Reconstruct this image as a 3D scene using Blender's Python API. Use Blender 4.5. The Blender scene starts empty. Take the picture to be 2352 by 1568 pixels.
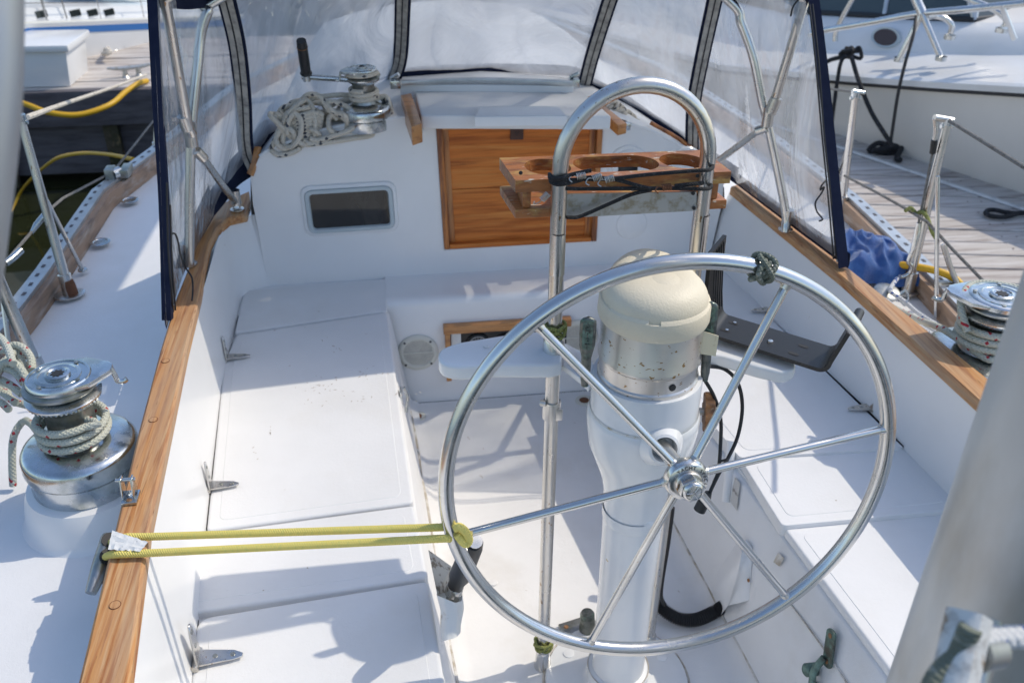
import bpy, bmesh, math, random
from math import sin, cos, pi, radians
from mathutils import Vector, Matrix, noise
random.seed(7)
V = Vector
# ---------------------------------------------------------------- camera, world, sun, exposure
sc = bpy.context.scene
col = sc.collection
YAW, PITCH, ROLL, FPX = radians(8.035), radians(31.263), radians(.402), 2075.0
CAM = V((-0.402, -1.052, 1.637))
fw = V((sin(YAW)*cos(PITCH), cos(YAW)*cos(PITCH), -sin(PITCH)))
rt = V((cos(YAW), -sin(YAW), 0)); up = rt.cross(fw)
rt, up = cos(ROLL)*rt + sin(ROLL)*up, -sin(ROLL)*rt + cos(ROLL)*up
cd = bpy.data.cameras.new('camera'); cam = bpy.data.objects.new('camera', cd); col.objects.link(cam)
cam.matrix_world = Matrix((rt, up, -fw)).transposed().to_4x4(); cam.location = CAM
cd.sensor_width = 36; cd.lens = FPX*36/2352; cd.clip_start = .02; cd.clip_end = 3000
cd.dof.use_dof = True; cd.dof.focus_distance = 1.5; cd.dof.aperture_fstop = 6.5
sc.camera = cam
SUN_EL, SUN_AZ = radians(50.5), radians(12)          # azimuth measured from starboard (+X) towards the bow (+Y)
w = bpy.data.worlds.new('World'); sc.world = w; w.use_nodes = True
nt = w.node_tree; bg = nt.nodes['Background']; sky = nt.nodes.new('ShaderNodeTexSky')
sky.sky_type = 'NISHITA'; sky.sun_disc = False; sky.sun_elevation = SUN_EL; sky.sun_rotation = radians(90)-SUN_AZ
sky.air_density = 1.1; sky.dust_density = 1.3; sky.ozone_density = 2.4
nt.links.new(sky.outputs[0], bg.inputs[0]); bg.inputs[1].default_value = .15
ld = bpy.data.lights.new('sun', 'SUN'); ld.energy = 2.0; ld.angle = radians(.5); ld.color = (1, .905, .75)
sun = bpy.data.objects.new('sun', ld); col.objects.link(sun)
sv = V((cos(SUN_EL)*cos(SUN_AZ), cos(SUN_EL)*sin(SUN_AZ), sin(SUN_EL)))
sun.rotation_euler = sv.to_track_quat('Z', 'Y').to_euler(); sun.location = sv*8
sc.view_settings.view_transform = 'Standard'; sc.view_settings.look = 'None'
sc.view_settings.exposure = 0.40; sc.view_settings.gamma = 1; sc.view_settings.use_curve_mapping = False
sc.render.film_transparent = False
sc.cycles.diffuse_bounces = 6; sc.cycles.transparent_max_bounces = 16

# ---------------------------------------------------------------- helpers
def at(px, py, x=None, y=None, z=None, d=None, pl=None):
    "a point of the place: the sight line through (px,py) of the 2352x1568 survey grid, met with a plane of the boat"
    r = fw + (px-1176)/FPX*rt - (py-784)/FPX*up
    if pl: t = (pl[0]-CAM).dot(pl[1])/r.dot(pl[1])
    elif x is not None: t = (x-CAM.x)/r.x
    elif y is not None: t = (y-CAM.y)/r.y
    elif z is not None: t = (z-CAM.z)/r.z
    else: t = d
    return CAM + t*r
def at0(x, y, z):
    "survey-grid position of a point of the place"
    q = V((x, y, z))-CAM; return (1176+FPX*q.dot(rt)/q.dot(fw), 784-FPX*q.dot(up)/q.dot(fw))
ORG = {}
def org(p):
    while p and p.parent: p = p.parent
    return ORG.get(p.name, V()) if p else V()
def mk(name, geo, m, parent=None, smooth=True, bevel=0, bseg=2, ang=38, local=False, label=None, weld=False):
    verts, faces = geo[0], geo[1]; uvs = geo[2] if len(geo) > 2 else None
    verts = [V(v) for v in verts]
    if parent: o0 = V() if local else org(parent)
    else:
        mn = min(v.z for v in verts); n = len(verts)
        o0 = V((sum(v.x for v in verts)/n, sum(v.y for v in verts)/n, mn)) if not local else V()
    me = bpy.data.meshes.new(name); me.from_pydata([v-o0 for v in verts], [], faces)
    if uvs:
        ul = me.uv_layers.new(name='UVMap'); k = 0
        for f in uvs:
            for q in f: ul.data[k].uv = q; k += 1
    if bevel or weld:
        bm = bmesh.new(); bm.from_mesh(me)
        if weld: bmesh.ops.remove_doubles(bm, verts=bm.verts, dist=1e-5)
        bmesh.ops.recalc_face_normals(bm, faces=bm.faces)
        if bevel:
            ed = [e for e in bm.edges if len(e.link_faces) == 2 and e.calc_face_angle(0) > radians(30)]
            bmesh.ops.bevel(bm, geom=ed, offset=bevel, segments=bseg, affect='EDGES', profile=.6, clamp_overlap=True)
        bm.to_mesh(me); bm.free()
    if smooth:
        me.polygons.foreach_set('use_smooth', [True]*len(me.polygons))
        me.set_sharp_from_angle(angle=radians(ang))
    if m: me.materials.append(m)
    o = bpy.data.objects.new(name, me); col.objects.link(o)
    if parent: o.parent = parent
    elif not local: o.location = o0
    if label: o['label'] = label
    return o
def tag(o, label, cat, group=None, kind=None):
    if label: o['label'] = label
    if cat: o['category'] = cat
    if group: o['group'] = group
    if kind: o['kind'] = kind
    return o
def thing(name, label, cat, loc, group=None, M=None):
    o = bpy.data.objects.new(name, None); col.objects.link(o); o.empty_display_size = .05
    if M is not None: o.matrix_world = M; ORG[o.name] = V()
    else: o.location = V(loc); ORG[o.name] = V(loc)
    return tag(o, label, cat, group)
def struct(o): o['kind'] = 'structure'; return o
def dup(root, M, label=None):
    r = root.copy(); col.objects.link(r); r.matrix_world = M
    if label: r['label'] = label
    for ch in list(root.children):
        c = ch.copy(); col.objects.link(c); c.parent = r
        for g in ch.children:
            d = g.copy(); col.objects.link(d); d.parent = c
    return r
def join(*gs):
    vs, fs, us = [], [], []; hasuv = all(len(g) > 2 for g in gs)
    for g in gs:
        k = len(vs); vs += [V(v) for v in g[0]]; fs += [tuple(i+k for i in f) for f in g[1]]
        if hasuv: us += g[2]
    return (vs, fs, us) if hasuv else (vs, fs)
def xf(g, M): return ([M @ V(v) for v in g[0]],) + tuple(g[1:])
def spline(pts, n=8, closed=False):
    pts = [V(p) for p in pts]; out = []; N = len(pts)
    for i in range(N if closed else N-1):
        p1, p2 = pts[i], pts[(i+1) % N]
        p0 = pts[i-1] if (i or closed) else p1*2-p2
        p3 = pts[(i+2) % N] if (closed or i+2 < N) else p2*2-p1
        for k in range(n):
            t = k/n
            out.append(.5*((2*p1)+(p2-p0)*t+(2*p0-5*p1+4*p2-p3)*t*t+(3*p1-p0-3*p2+p3)*t**3))
    if not closed: out.append(pts[-1])
    return out
def tube(pts, r, seg=12, closed=False, n=0, cap=True, flat=None):
    "round tube along pts; n>0 smooths with n steps a span; r a number or a function of 0..1; flat=(w,h) makes a strap"
    P = spline(pts, n, closed) if n else [V(p) for p in pts]
    N = len(P); rad = r if callable(r) else (lambda t: r)
    T = []
    for i in range(N):
        a = P[(i-1) % N] if (closed or i) else P[i]; b = P[(i+1) % N] if (closed or i < N-1) else P[i]
        t = b-a; T.append(t.normalized() if t.length > 1e-9 else V((0, 0, 1)))
    nrm = T[0].orthogonal().normalized() if not (flat and len(flat) > 2) else (flat[2]-T[0]*flat[2].dot(T[0])).normalized()
    vs, us = [], [0]; L = 0
    for i in range(N):
        if i:
            ax = T[i-1].cross(T[i])
            if ax.length > 1e-9: nrm = Matrix.Rotation(T[i-1].angle(T[i]), 3, ax) @ nrm
            nrm = (nrm-T[i]*nrm.dot(T[i])).normalized(); L += (P[i]-P[i-1]).length; us.append(L)
        bn = T[i].cross(nrm); rr = rad(i/max(1, N-1))
        for j in range(seg):
            a = 2*pi*j/seg; ca, sa = cos(a), sin(a)
            if flat:
                q = 4.0; k = (abs(ca)**q+abs(sa)**q)**(-1/q)
                vs.append(P[i]+nrm*ca*k*flat[0]/2+bn*sa*k*flat[1]/2)
            else: vs.append(P[i]+nrm*ca*rr+bn*sa*rr)
    fs, uv = [], []
    for i in range(N if closed else N-1):
        i2 = (i+1) % N; u0 = us[i]; u1 = us[i2] if i2 else L+(P[0]-P[-1]).length
        for j in range(seg):
            j2 = (j+1) % seg
            fs.append((i*seg+j, i*seg+j2, i2*seg+j2, i2*seg+j)); uv.append([(u0, j/seg), (u0, (j+1)/seg), (u1, (j+1)/seg), (u1, j/seg)])
    if cap and not closed:
        fs.append(tuple(range(seg))[::-1]); uv.append([(0, 0)]*seg)
        fs.append(tuple((N-1)*seg+j for j in range(seg))); uv.append([(L, 0)]*seg)
    return vs, fs, uv
def lathe(prof, seg=48, M=None, cap=True):
    vs, fs, n = [], [], len(prof)
    for r, z in prof:
        for j in range(seg):
            a = 2*pi*j/seg; vs.append(V((r*cos(a), r*sin(a), z)))
    for i in range(n-1):
        for j in range(seg):
            j2 = (j+1) % seg; fs.append((i*seg+j, i*seg+j2, (i+1)*seg+j2, (i+1)*seg+j))
    if cap: fs += [tuple(range(seg))[::-1], tuple((n-1)*seg+j for j in range(seg))]
    return xf((vs, fs), M) if M is not None else (vs, fs)
def loft(rows, closed=False, thick=None):
    n = len(rows[0]); vs = [V(p) for r in rows for p in r]; fs = []
    for i in range(len(rows)-1):
        for j in range(n if closed else n-1):
            j2 = (j+1) % n; fs.append((i*n+j, i*n+j2, (i+1)*n+j2, (i+1)*n+j))
    return vs, fs
def prism(poly, vec):
    n = len(poly); vec = V(vec); vs = [V(p) for p in poly]+[V(p)+vec for p in poly]
    fs = [tuple(range(n))[::-1], tuple(range(n, 2*n))]+[(i, (i+1) % n, n+(i+1) % n, n+i) for i in range(n)]
    return vs, fs
def box(c, s, R=None):
    c = V(c); h = V(s)/2; vs = []
    for a in (-1, 1):
        for b in (-1, 1):
            for e in (-1, 1): vs.append(V((a*h.x, b*h.y, e*h.z)))
    if R is not None: vs = [R @ v for v in vs]
    return [v+c for v in vs], [(0, 1, 3, 2), (4, 6, 7, 5), (0, 4, 5, 1), (2, 3, 7, 6), (0, 2, 6, 4), (1, 5, 7, 3)]
def roundpoly(poly, r, n=5):
    out = []; N = len(poly); P = [V(p) for p in poly]
    rs = r if isinstance(r, (list, tuple)) else [r]*N
    for i in range(N):
        a, b, c = P[i-1], P[i], P[(i+1) % N]; q = rs[i]
        if q <= 0: out.append(b); continue
        u, v = (a-b).normalized(), (c-b).normalized(); p0, p2 = b+u*q, b+v*q
        for k in range(n+1): t = k/n; out.append((1-t)**2*p0+2*t*(1-t)*b+t*t*p2)
    return out
def frame_of(z, x=None, o=(0, 0, 0)):
    z = V(z).normalized(); x = V(x) if x is not None else z.orthogonal(); x = (x-z*x.dot(z)).normalized(); y = z.cross(x)
    M = Matrix((x, y, z)).transposed().to_4x4(); M.translation = V(o); return M
def hexa(r, h, M):
    return xf(prism([(r*cos(pi/3*k), r*sin(pi/3*k), 0) for k in range(6)], (0, 0, h)), M)
def text_mesh(s, size, extrude=.0004, spacing=1.0):
    cu = bpy.data.curves.new('lettering', 'FONT'); cu.body = s; cu.size = size; cu.extrude = extrude
    cu.align_x = 'CENTER'; cu.align_y = 'CENTER'; cu.space_character = spacing; cu.resolution_u = 3
    o = bpy.data.objects.new('lettering', cu); col.objects.link(o)
    me = bpy.data.meshes.new_from_object(o.evaluated_get(bpy.context.evaluated_depsgraph_get()))
    g = ([v.co.copy() for v in me.vertices], [tuple(p.vertices) for p in me.polygons])
    bpy.data.objects.remove(o); bpy.data.curves.remove(cu); bpy.data.meshes.remove(me); return g

# ---------------------------------------------------------------- materials
def mat(name, c, rough=.5, metal=0, var=(), bump=(), scale=(1, 1, 1), coat=0, rvar=None, coord='Object', spec=None, trans=0, wave=None, sheen=0):
    m = bpy.data.materials.new(name); m.use_nodes = True; t = m.node_tree; N, L = t.nodes, t.links
    b = N['Principled BSDF']; b.inputs['Roughness'].default_value = rough; b.inputs['Metallic'].default_value = metal
    b.inputs['Coat Weight'].default_value = coat; b.inputs['Coat Roughness'].default_value = .12
    if spec is not None: b.inputs['Specular IOR Level'].default_value = spec
    if sheen: b.inputs['Sheen Weight'].default_value = sheen
    b.inputs['Transmission Weight'].default_value = trans
    tc = N.new('ShaderNodeTexCoord'); mp = N.new('ShaderNodeMapping'); mp.inputs['Scale'].default_value = scale
    L.new(tc.outputs[coord], mp.inputs[0])
    def nz(s, det=4, rg=.6, dist=0):
        n = N.new('ShaderNodeTexNoise'); n.inputs['Scale'].default_value = s; n.inputs['Detail'].default_value = det
        n.inputs['Roughness'].default_value = rg; n.inputs['Distortion'].default_value = dist; L.new(mp.outputs[0], n.inputs[0]); return n.outputs[0]
    def rng(src, lo, hi, a=0, z=1):
        r = N.new('ShaderNodeMapRange'); r.inputs[1].default_value = lo; r.inputs[2].default_value = hi
        r.inputs[3].default_value = a; r.inputs[4].default_value = z; L.new(src, r.inputs[0]); return r.outputs[0]
    cur = None; base = (*c, 1)
    if wave:
        wv = N.new('ShaderNodeTexWave'); wv.wave_type = 'BANDS'; wv.bands_direction = wave[1]; wv.inputs['Scale'].default_value = wave[2]
        wv.inputs['Distortion'].default_value = wave[3]; wv.inputs['Detail'].default_value = 3; wv.inputs['Detail Scale'].default_value = wave[4] if len(wave) > 4 else 1.5
        L.new(mp.outputs[0], wv.inputs[0]); x = N.new('ShaderNodeMix'); x.data_type = 'RGBA'
        L.new(wv.outputs['Fac'], x.inputs[0]); x.inputs[6].default_value = base; x.inputs[7].default_value = (*wave[0], 1); cur = x.outputs[2]
    for v in var:
        x = N.new('ShaderNodeMix'); x.data_type = 'RGBA'; L.new(rng(nz(v[1], v[4] if len(v) > 4 else 4), v[2], v[3]), x.inputs[0])
        if cur: L.new(cur, x.inputs[6])
        else: x.inputs[6].default_value = base
        x.inputs[7].default_value = (*v[0], 1); cur = x.outputs[2]
    if cur: L.new(cur, b.inputs['Base Color'])
    else: b.inputs['Base Color'].default_value = base
    if rvar: L.new(rng(nz(rvar[0]), .35, .65, rvar[1], rvar[2]), b.inputs['Roughness'])
    prev = None
    for q in bump:
        bp = N.new('ShaderNodeBump'); bp.inputs['Strength'].default_value = q[1]; bp.inputs['Distance'].default_value = q[2]
        L.new(nz(q[0], q[3] if len(q) > 3 else 3), bp.inputs['Height'])
        if prev: L.new(prev, bp.inputs['Normal'])
        prev = bp.outputs[0]
    if prev: L.new(prev, b.inputs['Normal'])
    return m
def rope_mat(name, c, fleck, fdens=.06, c2=None, k=95, nv=4):
    m = bpy.data.materials.new(name); m.use_nodes = True; t = m.node_tree; N, L = t.nodes, t.links
    b = N['Principled BSDF']; b.inputs['Roughness'].default_value = .75
    tc = N.new('ShaderNodeTexCoord'); s = N.new('ShaderNodeSeparateXYZ'); L.new(tc.outputs['UV'], s.inputs[0])
    def mth(op, a, b_=None, c_=None):
        n = N.new('ShaderNodeMath'); n.operation = op
        for i, q in enumerate((a, b_, c_)):
            if q is None: continue
            if isinstance(q, (int, float)): n.inputs[i].default_value = q
            else: L.new(q, n.inputs[i])
        return n.outputs[0]
    uk = mth('MULTIPLY', s.outputs[0], k); vk = mth('MULTIPLY', s.outputs[1], nv)
    A = mth('ADD', uk, vk); B = mth('SUBTRACT', uk, vk)
    h = mth('ABSOLUTE', mth('MULTIPLY', mth('SINE', mth('MULTIPLY', A, pi)), mth('SINE', mth('MULTIPLY', B, pi))))
    cell = N.new('ShaderNodeCombineXYZ'); L.new(mth('FLOOR', A), cell.inputs[0]); L.new(mth('FLOOR', B), cell.inputs[1])
    wn = N.new('ShaderNodeTexWhiteNoise'); L.new(cell.outputs[0], wn.inputs[0])
    f = mth('LESS_THAN', wn.outputs[0], fdens)
    x0 = N.new('ShaderNodeMix'); x0.data_type = 'RGBA'; nz = N.new('ShaderNodeTexNoise'); nz.inputs['Scale'].default_value = 18; L.new(tc.outputs['Object'], nz.inputs[0])
    L.new(mth('MULTIPLY', nz.outputs[0], .9), x0.inputs[0]); x0.inputs[6].default_value = (*c, 1); x0.inputs[7].default_value = (*(c2 or tuple(q*.6 for q in c)), 1)
    x = N.new('ShaderNodeMix'); x.data_type = 'RGBA'; L.new(f, x.inputs[0]); L.new(x0.outputs[2], x.inputs[6]); x.inputs[7].default_value = (*fleck, 1)
    L.new(x.outputs[2], b.inputs['Base Color'])
    bp = N.new('ShaderNodeBump'); bp.inputs['Strength'].default_value = .9; bp.inputs['Distance'].default_value = .0016; L.new(h, bp.inputs['Height']); L.new(bp.outputs[0], b.inputs['Normal'])
    return m
M = {}
M['gel'] = mat('smooth gelcoat', (.80, .80, .795), .32, var=[((.74, .74, .735), 3, .45, .8), ((.52, .48, .40), 38, .72, .78, 6)], bump=[(5, .05, .004)], coat=.25)
M['deck'] = mat('textured gelcoat', (.79, .79, .785), .5, var=[((.735, .735, .73), 4, .4, .75), ((.70, .68, .64), 1.7, .52, .8, 7), ((.40, .35, .28), 46, .735, .76, 8)], bump=[(420, .45, .0006, 2), (130, .35, .0012, 3), (7, .05, .004)])
M['sole'] = mat('cockpit sole gelcoat', (.79, .785, .775), .5, var=[((.72, .715, .70), 5, .4, .75), ((.62, .58, .52), 2.4, .56, .84, 8), ((.40, .33, .25), 30, .70, .76, 8)], bump=[(420, .4, .0006, 2), (130, .35, .0012, 3), (6, .06, .004)])
M['pedpaint'] = mat('pedestal white enamel', (.74, .755, .76), .25, var=[((.68, .70, .715), 6, .4, .7), ((.50, .36, .14), 30, .725, .735, 6), ((.60, .61, .60), 1.6, .5, .75, 6)], bump=[(9, .12, .004)], coat=.5)
M['chalk'] = mat('chalky old paint', (.62, .63, .62), .7, var=[((.40, .35, .22), 60, .58, .68, 6)], bump=[(90, .5, .0012)])
M['teak'] = mat('bare teak', (.52, .25, .085), .62, scale=(44, 1.8, 44), var=[((.33, .115, .030), 2.4, .46, .60, 9), ((.58, .35, .17), 3.4, .50, .66, 8), ((.44, .30, .19), .5, .45, .7, 4), ((.16, .075, .035), 6, .62, .70, 6)], bump=[(4, .5, .0012, 8)])
M['teakx'] = mat('oiled teak, grain athwart', (.62, .19, .035), .5, scale=(1.3, 24, 24), var=[((.34, .085, .016), 2.5, .46, .66, 9), ((.64, .25, .06), 2, .52, .7, 7), ((.12, .035, .011), 4.5, .64, .72, 9)], bump=[(5, .25, .0006, 8)], spec=.3)
M['teakz'] = mat('varnished teak upright', (.52, .18, .04), .42, scale=(20, 20, 1.8), var=[((.19, .06, .02), 3, .45, .62, 9), ((.47, .22, .08), 2.5, .52, .7, 7)], bump=[(5, .25, .0006, 8)], coat=.15)
M['teakbright'] = mat('bright varnished teak', (.50, .225, .07), .35, scale=(2.5, 22, 22), var=[((.30, .11, .035), 3, .5, .66, 8), ((.62, .36, .16), 12, .62, .72, 5)], bump=[(5, .3, .0006, 8)], coat=.3)
M['teakold'] = mat('flaking varnished teak', (.38, .135, .034), .42, scale=(5, 14, 14), var=[((.14, .055, .02), 3, .46, .68, 8), ((.50, .29, .08), 3.2, .52, .66, 6), ((.62, .58, .48), 9, .63, .68, 6)], bump=[(12, .9, .003, 6)], coat=.25)
M['teakdirty'] = mat('weathered toe rail wood', (.36, .24, .16), .7, scale=(20, 3, 20), var=[((.20, .14, .10), 2.2, .45, .65, 6), ((.44, .37, .31), 2, .5, .7, 6)], bump=[(5, .4, .0015, 7)])
M['steel'] = mat('polished stainless', (.66, .655, .64), .17, 1, var=[((.56, .54, .50), 9, .45, .8, 4), ((.42, .30, .18), 120, .73, .76, 3)], rvar=(18, .16, .28))
M['steelworn'] = mat('rust flecked stainless', (.66, .645, .62), .26, 1, scale=(1, 1, .35), var=[((.54, .50, .44), 12, .4, .75, 5), ((.30, .19, .10), 130, .65, .69, 4)], rvar=(20, .22, .36))
M['band'] = mat('brushed stainless drum', (.66, .635, .60), .33, .9, scale=(1, 1, 1.6), var=[((.58, .54, .48), 9, .45, .8, 3), ((.33, .21, .10), 85, .645, .67, 2)])
M['chrome'] = mat('dull chrome', (.62, .645, .655), .18, 1, var=[((.42, .45, .44), 20, .45, .65, 6)], rvar=(30, .1, .35))
M['castmetal'] = mat('grey cast metal', (.42, .43, .42), .42, 1, var=[((.30, .31, .27), 25, .45, .6, 6)], bump=[(150, .2, .0006)])
M['alloy'] = mat('anodised aluminium', (.56, .58, .59), .42, .75, var=[((.44, .46, .47), 14, .4, .65, 5)], bump=[(120, .1, .0005)])
M['galv'] = mat('zinc coated clamp', (.50, .51, .50), .4, .8, var=[((.36, .33, .26), 60, .5, .66, 5)])
M['mast'] = mat('weathered aluminium spar', (.60, .60, .585), .42, .45, scale=(1, 1, .4), var=[((.40, .36, .30), 7, .48, .74, 5), ((.66, .67, .67), 3, .5, .7)], bump=[(70, .1, .001)])
M['dull'] = mat('dull blue grey tube', (.30, .33, .37), .4, .6, scale=(1, 1, .3), var=[((.42, .40, .37), 6, .45, .7, 4), ((.12, .15, .20), 4, .5, .75, 3)])
M['navy'] = mat('navy acrylic canvas', (.009, .014, .038), .85, var=[((.014, .02, .046), 30, .4, .7)], bump=[(700, .3, .0006, 2), (12, .3, .004)], spec=.2)
M['tape'] = mat('grey zipper tape', (.46, .44, .40), .8, var=[((.22, .21, .2), 40, .4, .7)], bump=[(600, .4, .0005)])
M['zip'] = mat('black zipper teeth', (.015, .016, .02), .5)
M['black'] = mat('black plastic', (.016, .017, .018), .42, var=[((.04, .04, .04), 60, .62, .72)], bump=[(500, .15, .0003)])
M['slot'] = mat('shadowed slot', (.10, .10, .11), .8)
M['rubber'] = mat('black rubber', (.02, .02, .021), .6)
M['bracket'] = mat('black powder coat', (.012, .0125, .0135), .42, var=[((.12, .12, .12), 420, .76, .79, 2)], bump=[(600, .3, .0004)])
M['cream'] = mat('cream moulded plastic', (.74, .67, .52), .5, var=[((.68, .61, .46), 4, .4, .7)], bump=[(260, .55, .0012, 3)])
M['ivory'] = mat('ivory speaker plastic', (.66, .65, .58), .45)
M['verdigris'] = mat('green corroded bronze', (.10, .155, .13), .6, .35, var=[((.18, .28, .235), 45, .45, .62, 6), ((.07, .065, .05), 30, .52, .66, 6)], bump=[(220, .6, .001)])
M['bronze'] = mat('pitted grey bronze', (.16, .17, .16), .35, .75, var=[((.06, .075, .065), 60, .45, .65, 6), ((.14, .25, .2), 38, .55, .7, 6)], bump=[(240, .5, .001)])
M['brass'] = mat('rusty bronze knob', (.34, .18, .085), .5, .5, var=[((.13, .07, .045), 50, .45, .65, 5), ((.5, .42, .32), 70, .62, .72)], bump=[(160, .6, .001)])
M['rust'] = mat('rust', (.16, .065, .03), .85, bump=[(120, .6, .001)])
M['glassdark'] = mat('dark cabin glass', (.008, .009, .009), .05, spec=.6, var=[((.035, .034, .03), 6, .5, .8)], scale=(1.6, 1, .5), bump=[(6, .05, .01)])
M['greyframe'] = mat('grey window moulding', (.47, .53, .55), .4)
M['shadetrim'] = mat('gap shade and dark trim', (.05, .05, .052), .8)  # painted shade for the seat hinge gaps; also speaker screws and yacht strip
M['gaskt'] = mat('grimy caulk', (.42, .37, .30), .8, var=[((.66, .64, .6), 25, .42, .6)], bump=[(90, .5, .002)])
M['dial'] = mat('black gauge face', (.012, .012, .013), .25)
M['white'] = mat('white print', (.72, .72, .70), .6)
M['paper'] = mat('crumpled white tape', (.66, .67, .66), .7, var=[((.25, .25, .25), 240, .64, .68, 4)], bump=[(40, .6, .004)], scale=(1, 1, 1))
M['sticker'] = mat('scuffed silver sticker', (.50, .51, .51), .45, .3, var=[((.20, .20, .20), 55, .56, .64, 6)])
M['masking'] = mat('aged masking tape', (.74, .66, .46), .6, var=[((.46, .34, .16), 30, .55, .68)])
M['towel'] = mat('blue terry towel', (.02, .085, .30), .95, var=[((.04, .14, .40), 30, .4, .7)], bump=[(330, .9, .003, 3)], sheen=.6)
M['bungee'] = rope_mat('yellow bungee sheath', (.95, .79, .22), (.86, .74, .20), .2, (.90, .74, .18), k=260, nv=6)
M['yellow'] = mat('yellow cord jacket', (.62, .36, .012), .45)
M['bcord'] = rope_mat('black shock cord', (.018, .019, .021), (.05, .05, .05), .1, k=260, nv=5)
M['ropered'] = rope_mat('white braid with red fleck', (.60, .60, .55), (.42, .03, .04), .035, (.36, .38, .26), k=120, nv=5)
M['ropeblk'] = rope_mat('off white braid with black fleck', (.70, .65, .56), (.07, .075, .09), .018, (.54, .48, .39), k=85, nv=4)
M['ropeblue'] = rope_mat('white braid with blue fleck', (.64, .65, .66), (.05, .1, .32), .06, (.55, .55, .54), k=110, nv=4)
M['ropegreen'] = rope_mat('grey green cord', (.20, .22, .17), (.30, .31, .26), .2, (.11, .13, .10), k=230, nv=3)
M['ropelime'] = rope_mat('yellow green cord', (.34, .36, .10), (.17, .19, .06), .25, (.2, .22, .07), k=230, nv=3)
M['ropeblack'] = rope_mat('black mooring line', (.014, .015, .018), (.04, .04, .05), .1, k=90, nv=4)
M['wire'] = rope_mat('wire rope', (.30, .29, .27), (.14, .12, .1), .3, k=330, nv=3)
M['nail'] = mat('rusty nail head', (.10, .06, .04), .8)
M['dockwood'] = mat('grey dock planks', (.52, .48, .44), .85, scale=(1, 14, 10), var=[((.33, .28, .25), 2.2, .46, .62, 8), ((.60, .57, .54), 3, .5, .68, 6), ((.15, .11, .09), 1.3, .62, .74, 8)], bump=[(4, .6, .004, 8)])
M['dockdark'] = mat('dark dock timber', (.125, .115, .125), .85, scale=(2, 10, 12), var=[((.07, .062, .07), 2, .4, .65, 7)], bump=[(4, .5, .004)])
M['pile'] = mat('algae covered pile', (.07, .055, .035), .9, var=[((.03, .035, .012), 9, .4, .6, 6), ((.22, .16, .08), 14, .6, .7)], bump=[(25, .9, .02)])
M['hullwhite'] = mat('white boat paint', (.74, .745, .74), .3, var=[((.64, .63, .60), 1.6, .5, .8, 5)], coat=.3)
M['hullgrey'] = mat('greyed yacht topsides', (.75, .73, .68), .3, var=[((.65, .63, .58), 1.2, .4, .8, 5), ((.50, .48, .40), 3, .66, .85, 6)], scale=(1, 1, .35), coat=.3)
M['bluestripe'] = mat('blue sheer stripe', (.03, .15, .42), .4)
M['bluecanvas'] = mat('light blue canvas', (.06, .22, .42), .8)
M['winglass'] = mat('dark window', (.02, .024, .022), .1, spec=.6)
M['tinted'] = mat('tinted windscreen', (.05, .07, .075), .08, spec=.7)
M['umber'] = mat('brown porthole glass', (.06, .035, .03), .15)
M['clearplastic'] = mat('clear acrylic block', (.7, .72, .72), .12, trans=.7)
def water_mat():
    m = bpy.data.materials.new('harbour water'); m.use_nodes = True; t = m.node_tree; N, L = t.nodes, t.links; b = N['Principled BSDF']
    b.inputs['Base Color'].default_value = (.016, .019, .008, 1); b.inputs['Roughness'].default_value = .03; b.inputs['IOR'].default_value = 1.333
    b.inputs['Specular IOR Level'].default_value = .8
    tc = N.new('ShaderNodeTexCoord'); n = N.new('ShaderNodeTexNoise'); n.inputs['Scale'].default_value = 1.4; n.inputs['Detail'].default_value = 2
    L.new(tc.outputs['Object'], n.inputs[0]); bp = N.new('ShaderNodeBump'); bp.inputs['Strength'].default_value = .35; bp.inputs['Distance'].default_value = .04
    L.new(n.outputs[0], bp.inputs['Height']); L.new(bp.outputs[0], b.inputs['Normal']); return m
M['water'] = water_mat()
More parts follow.
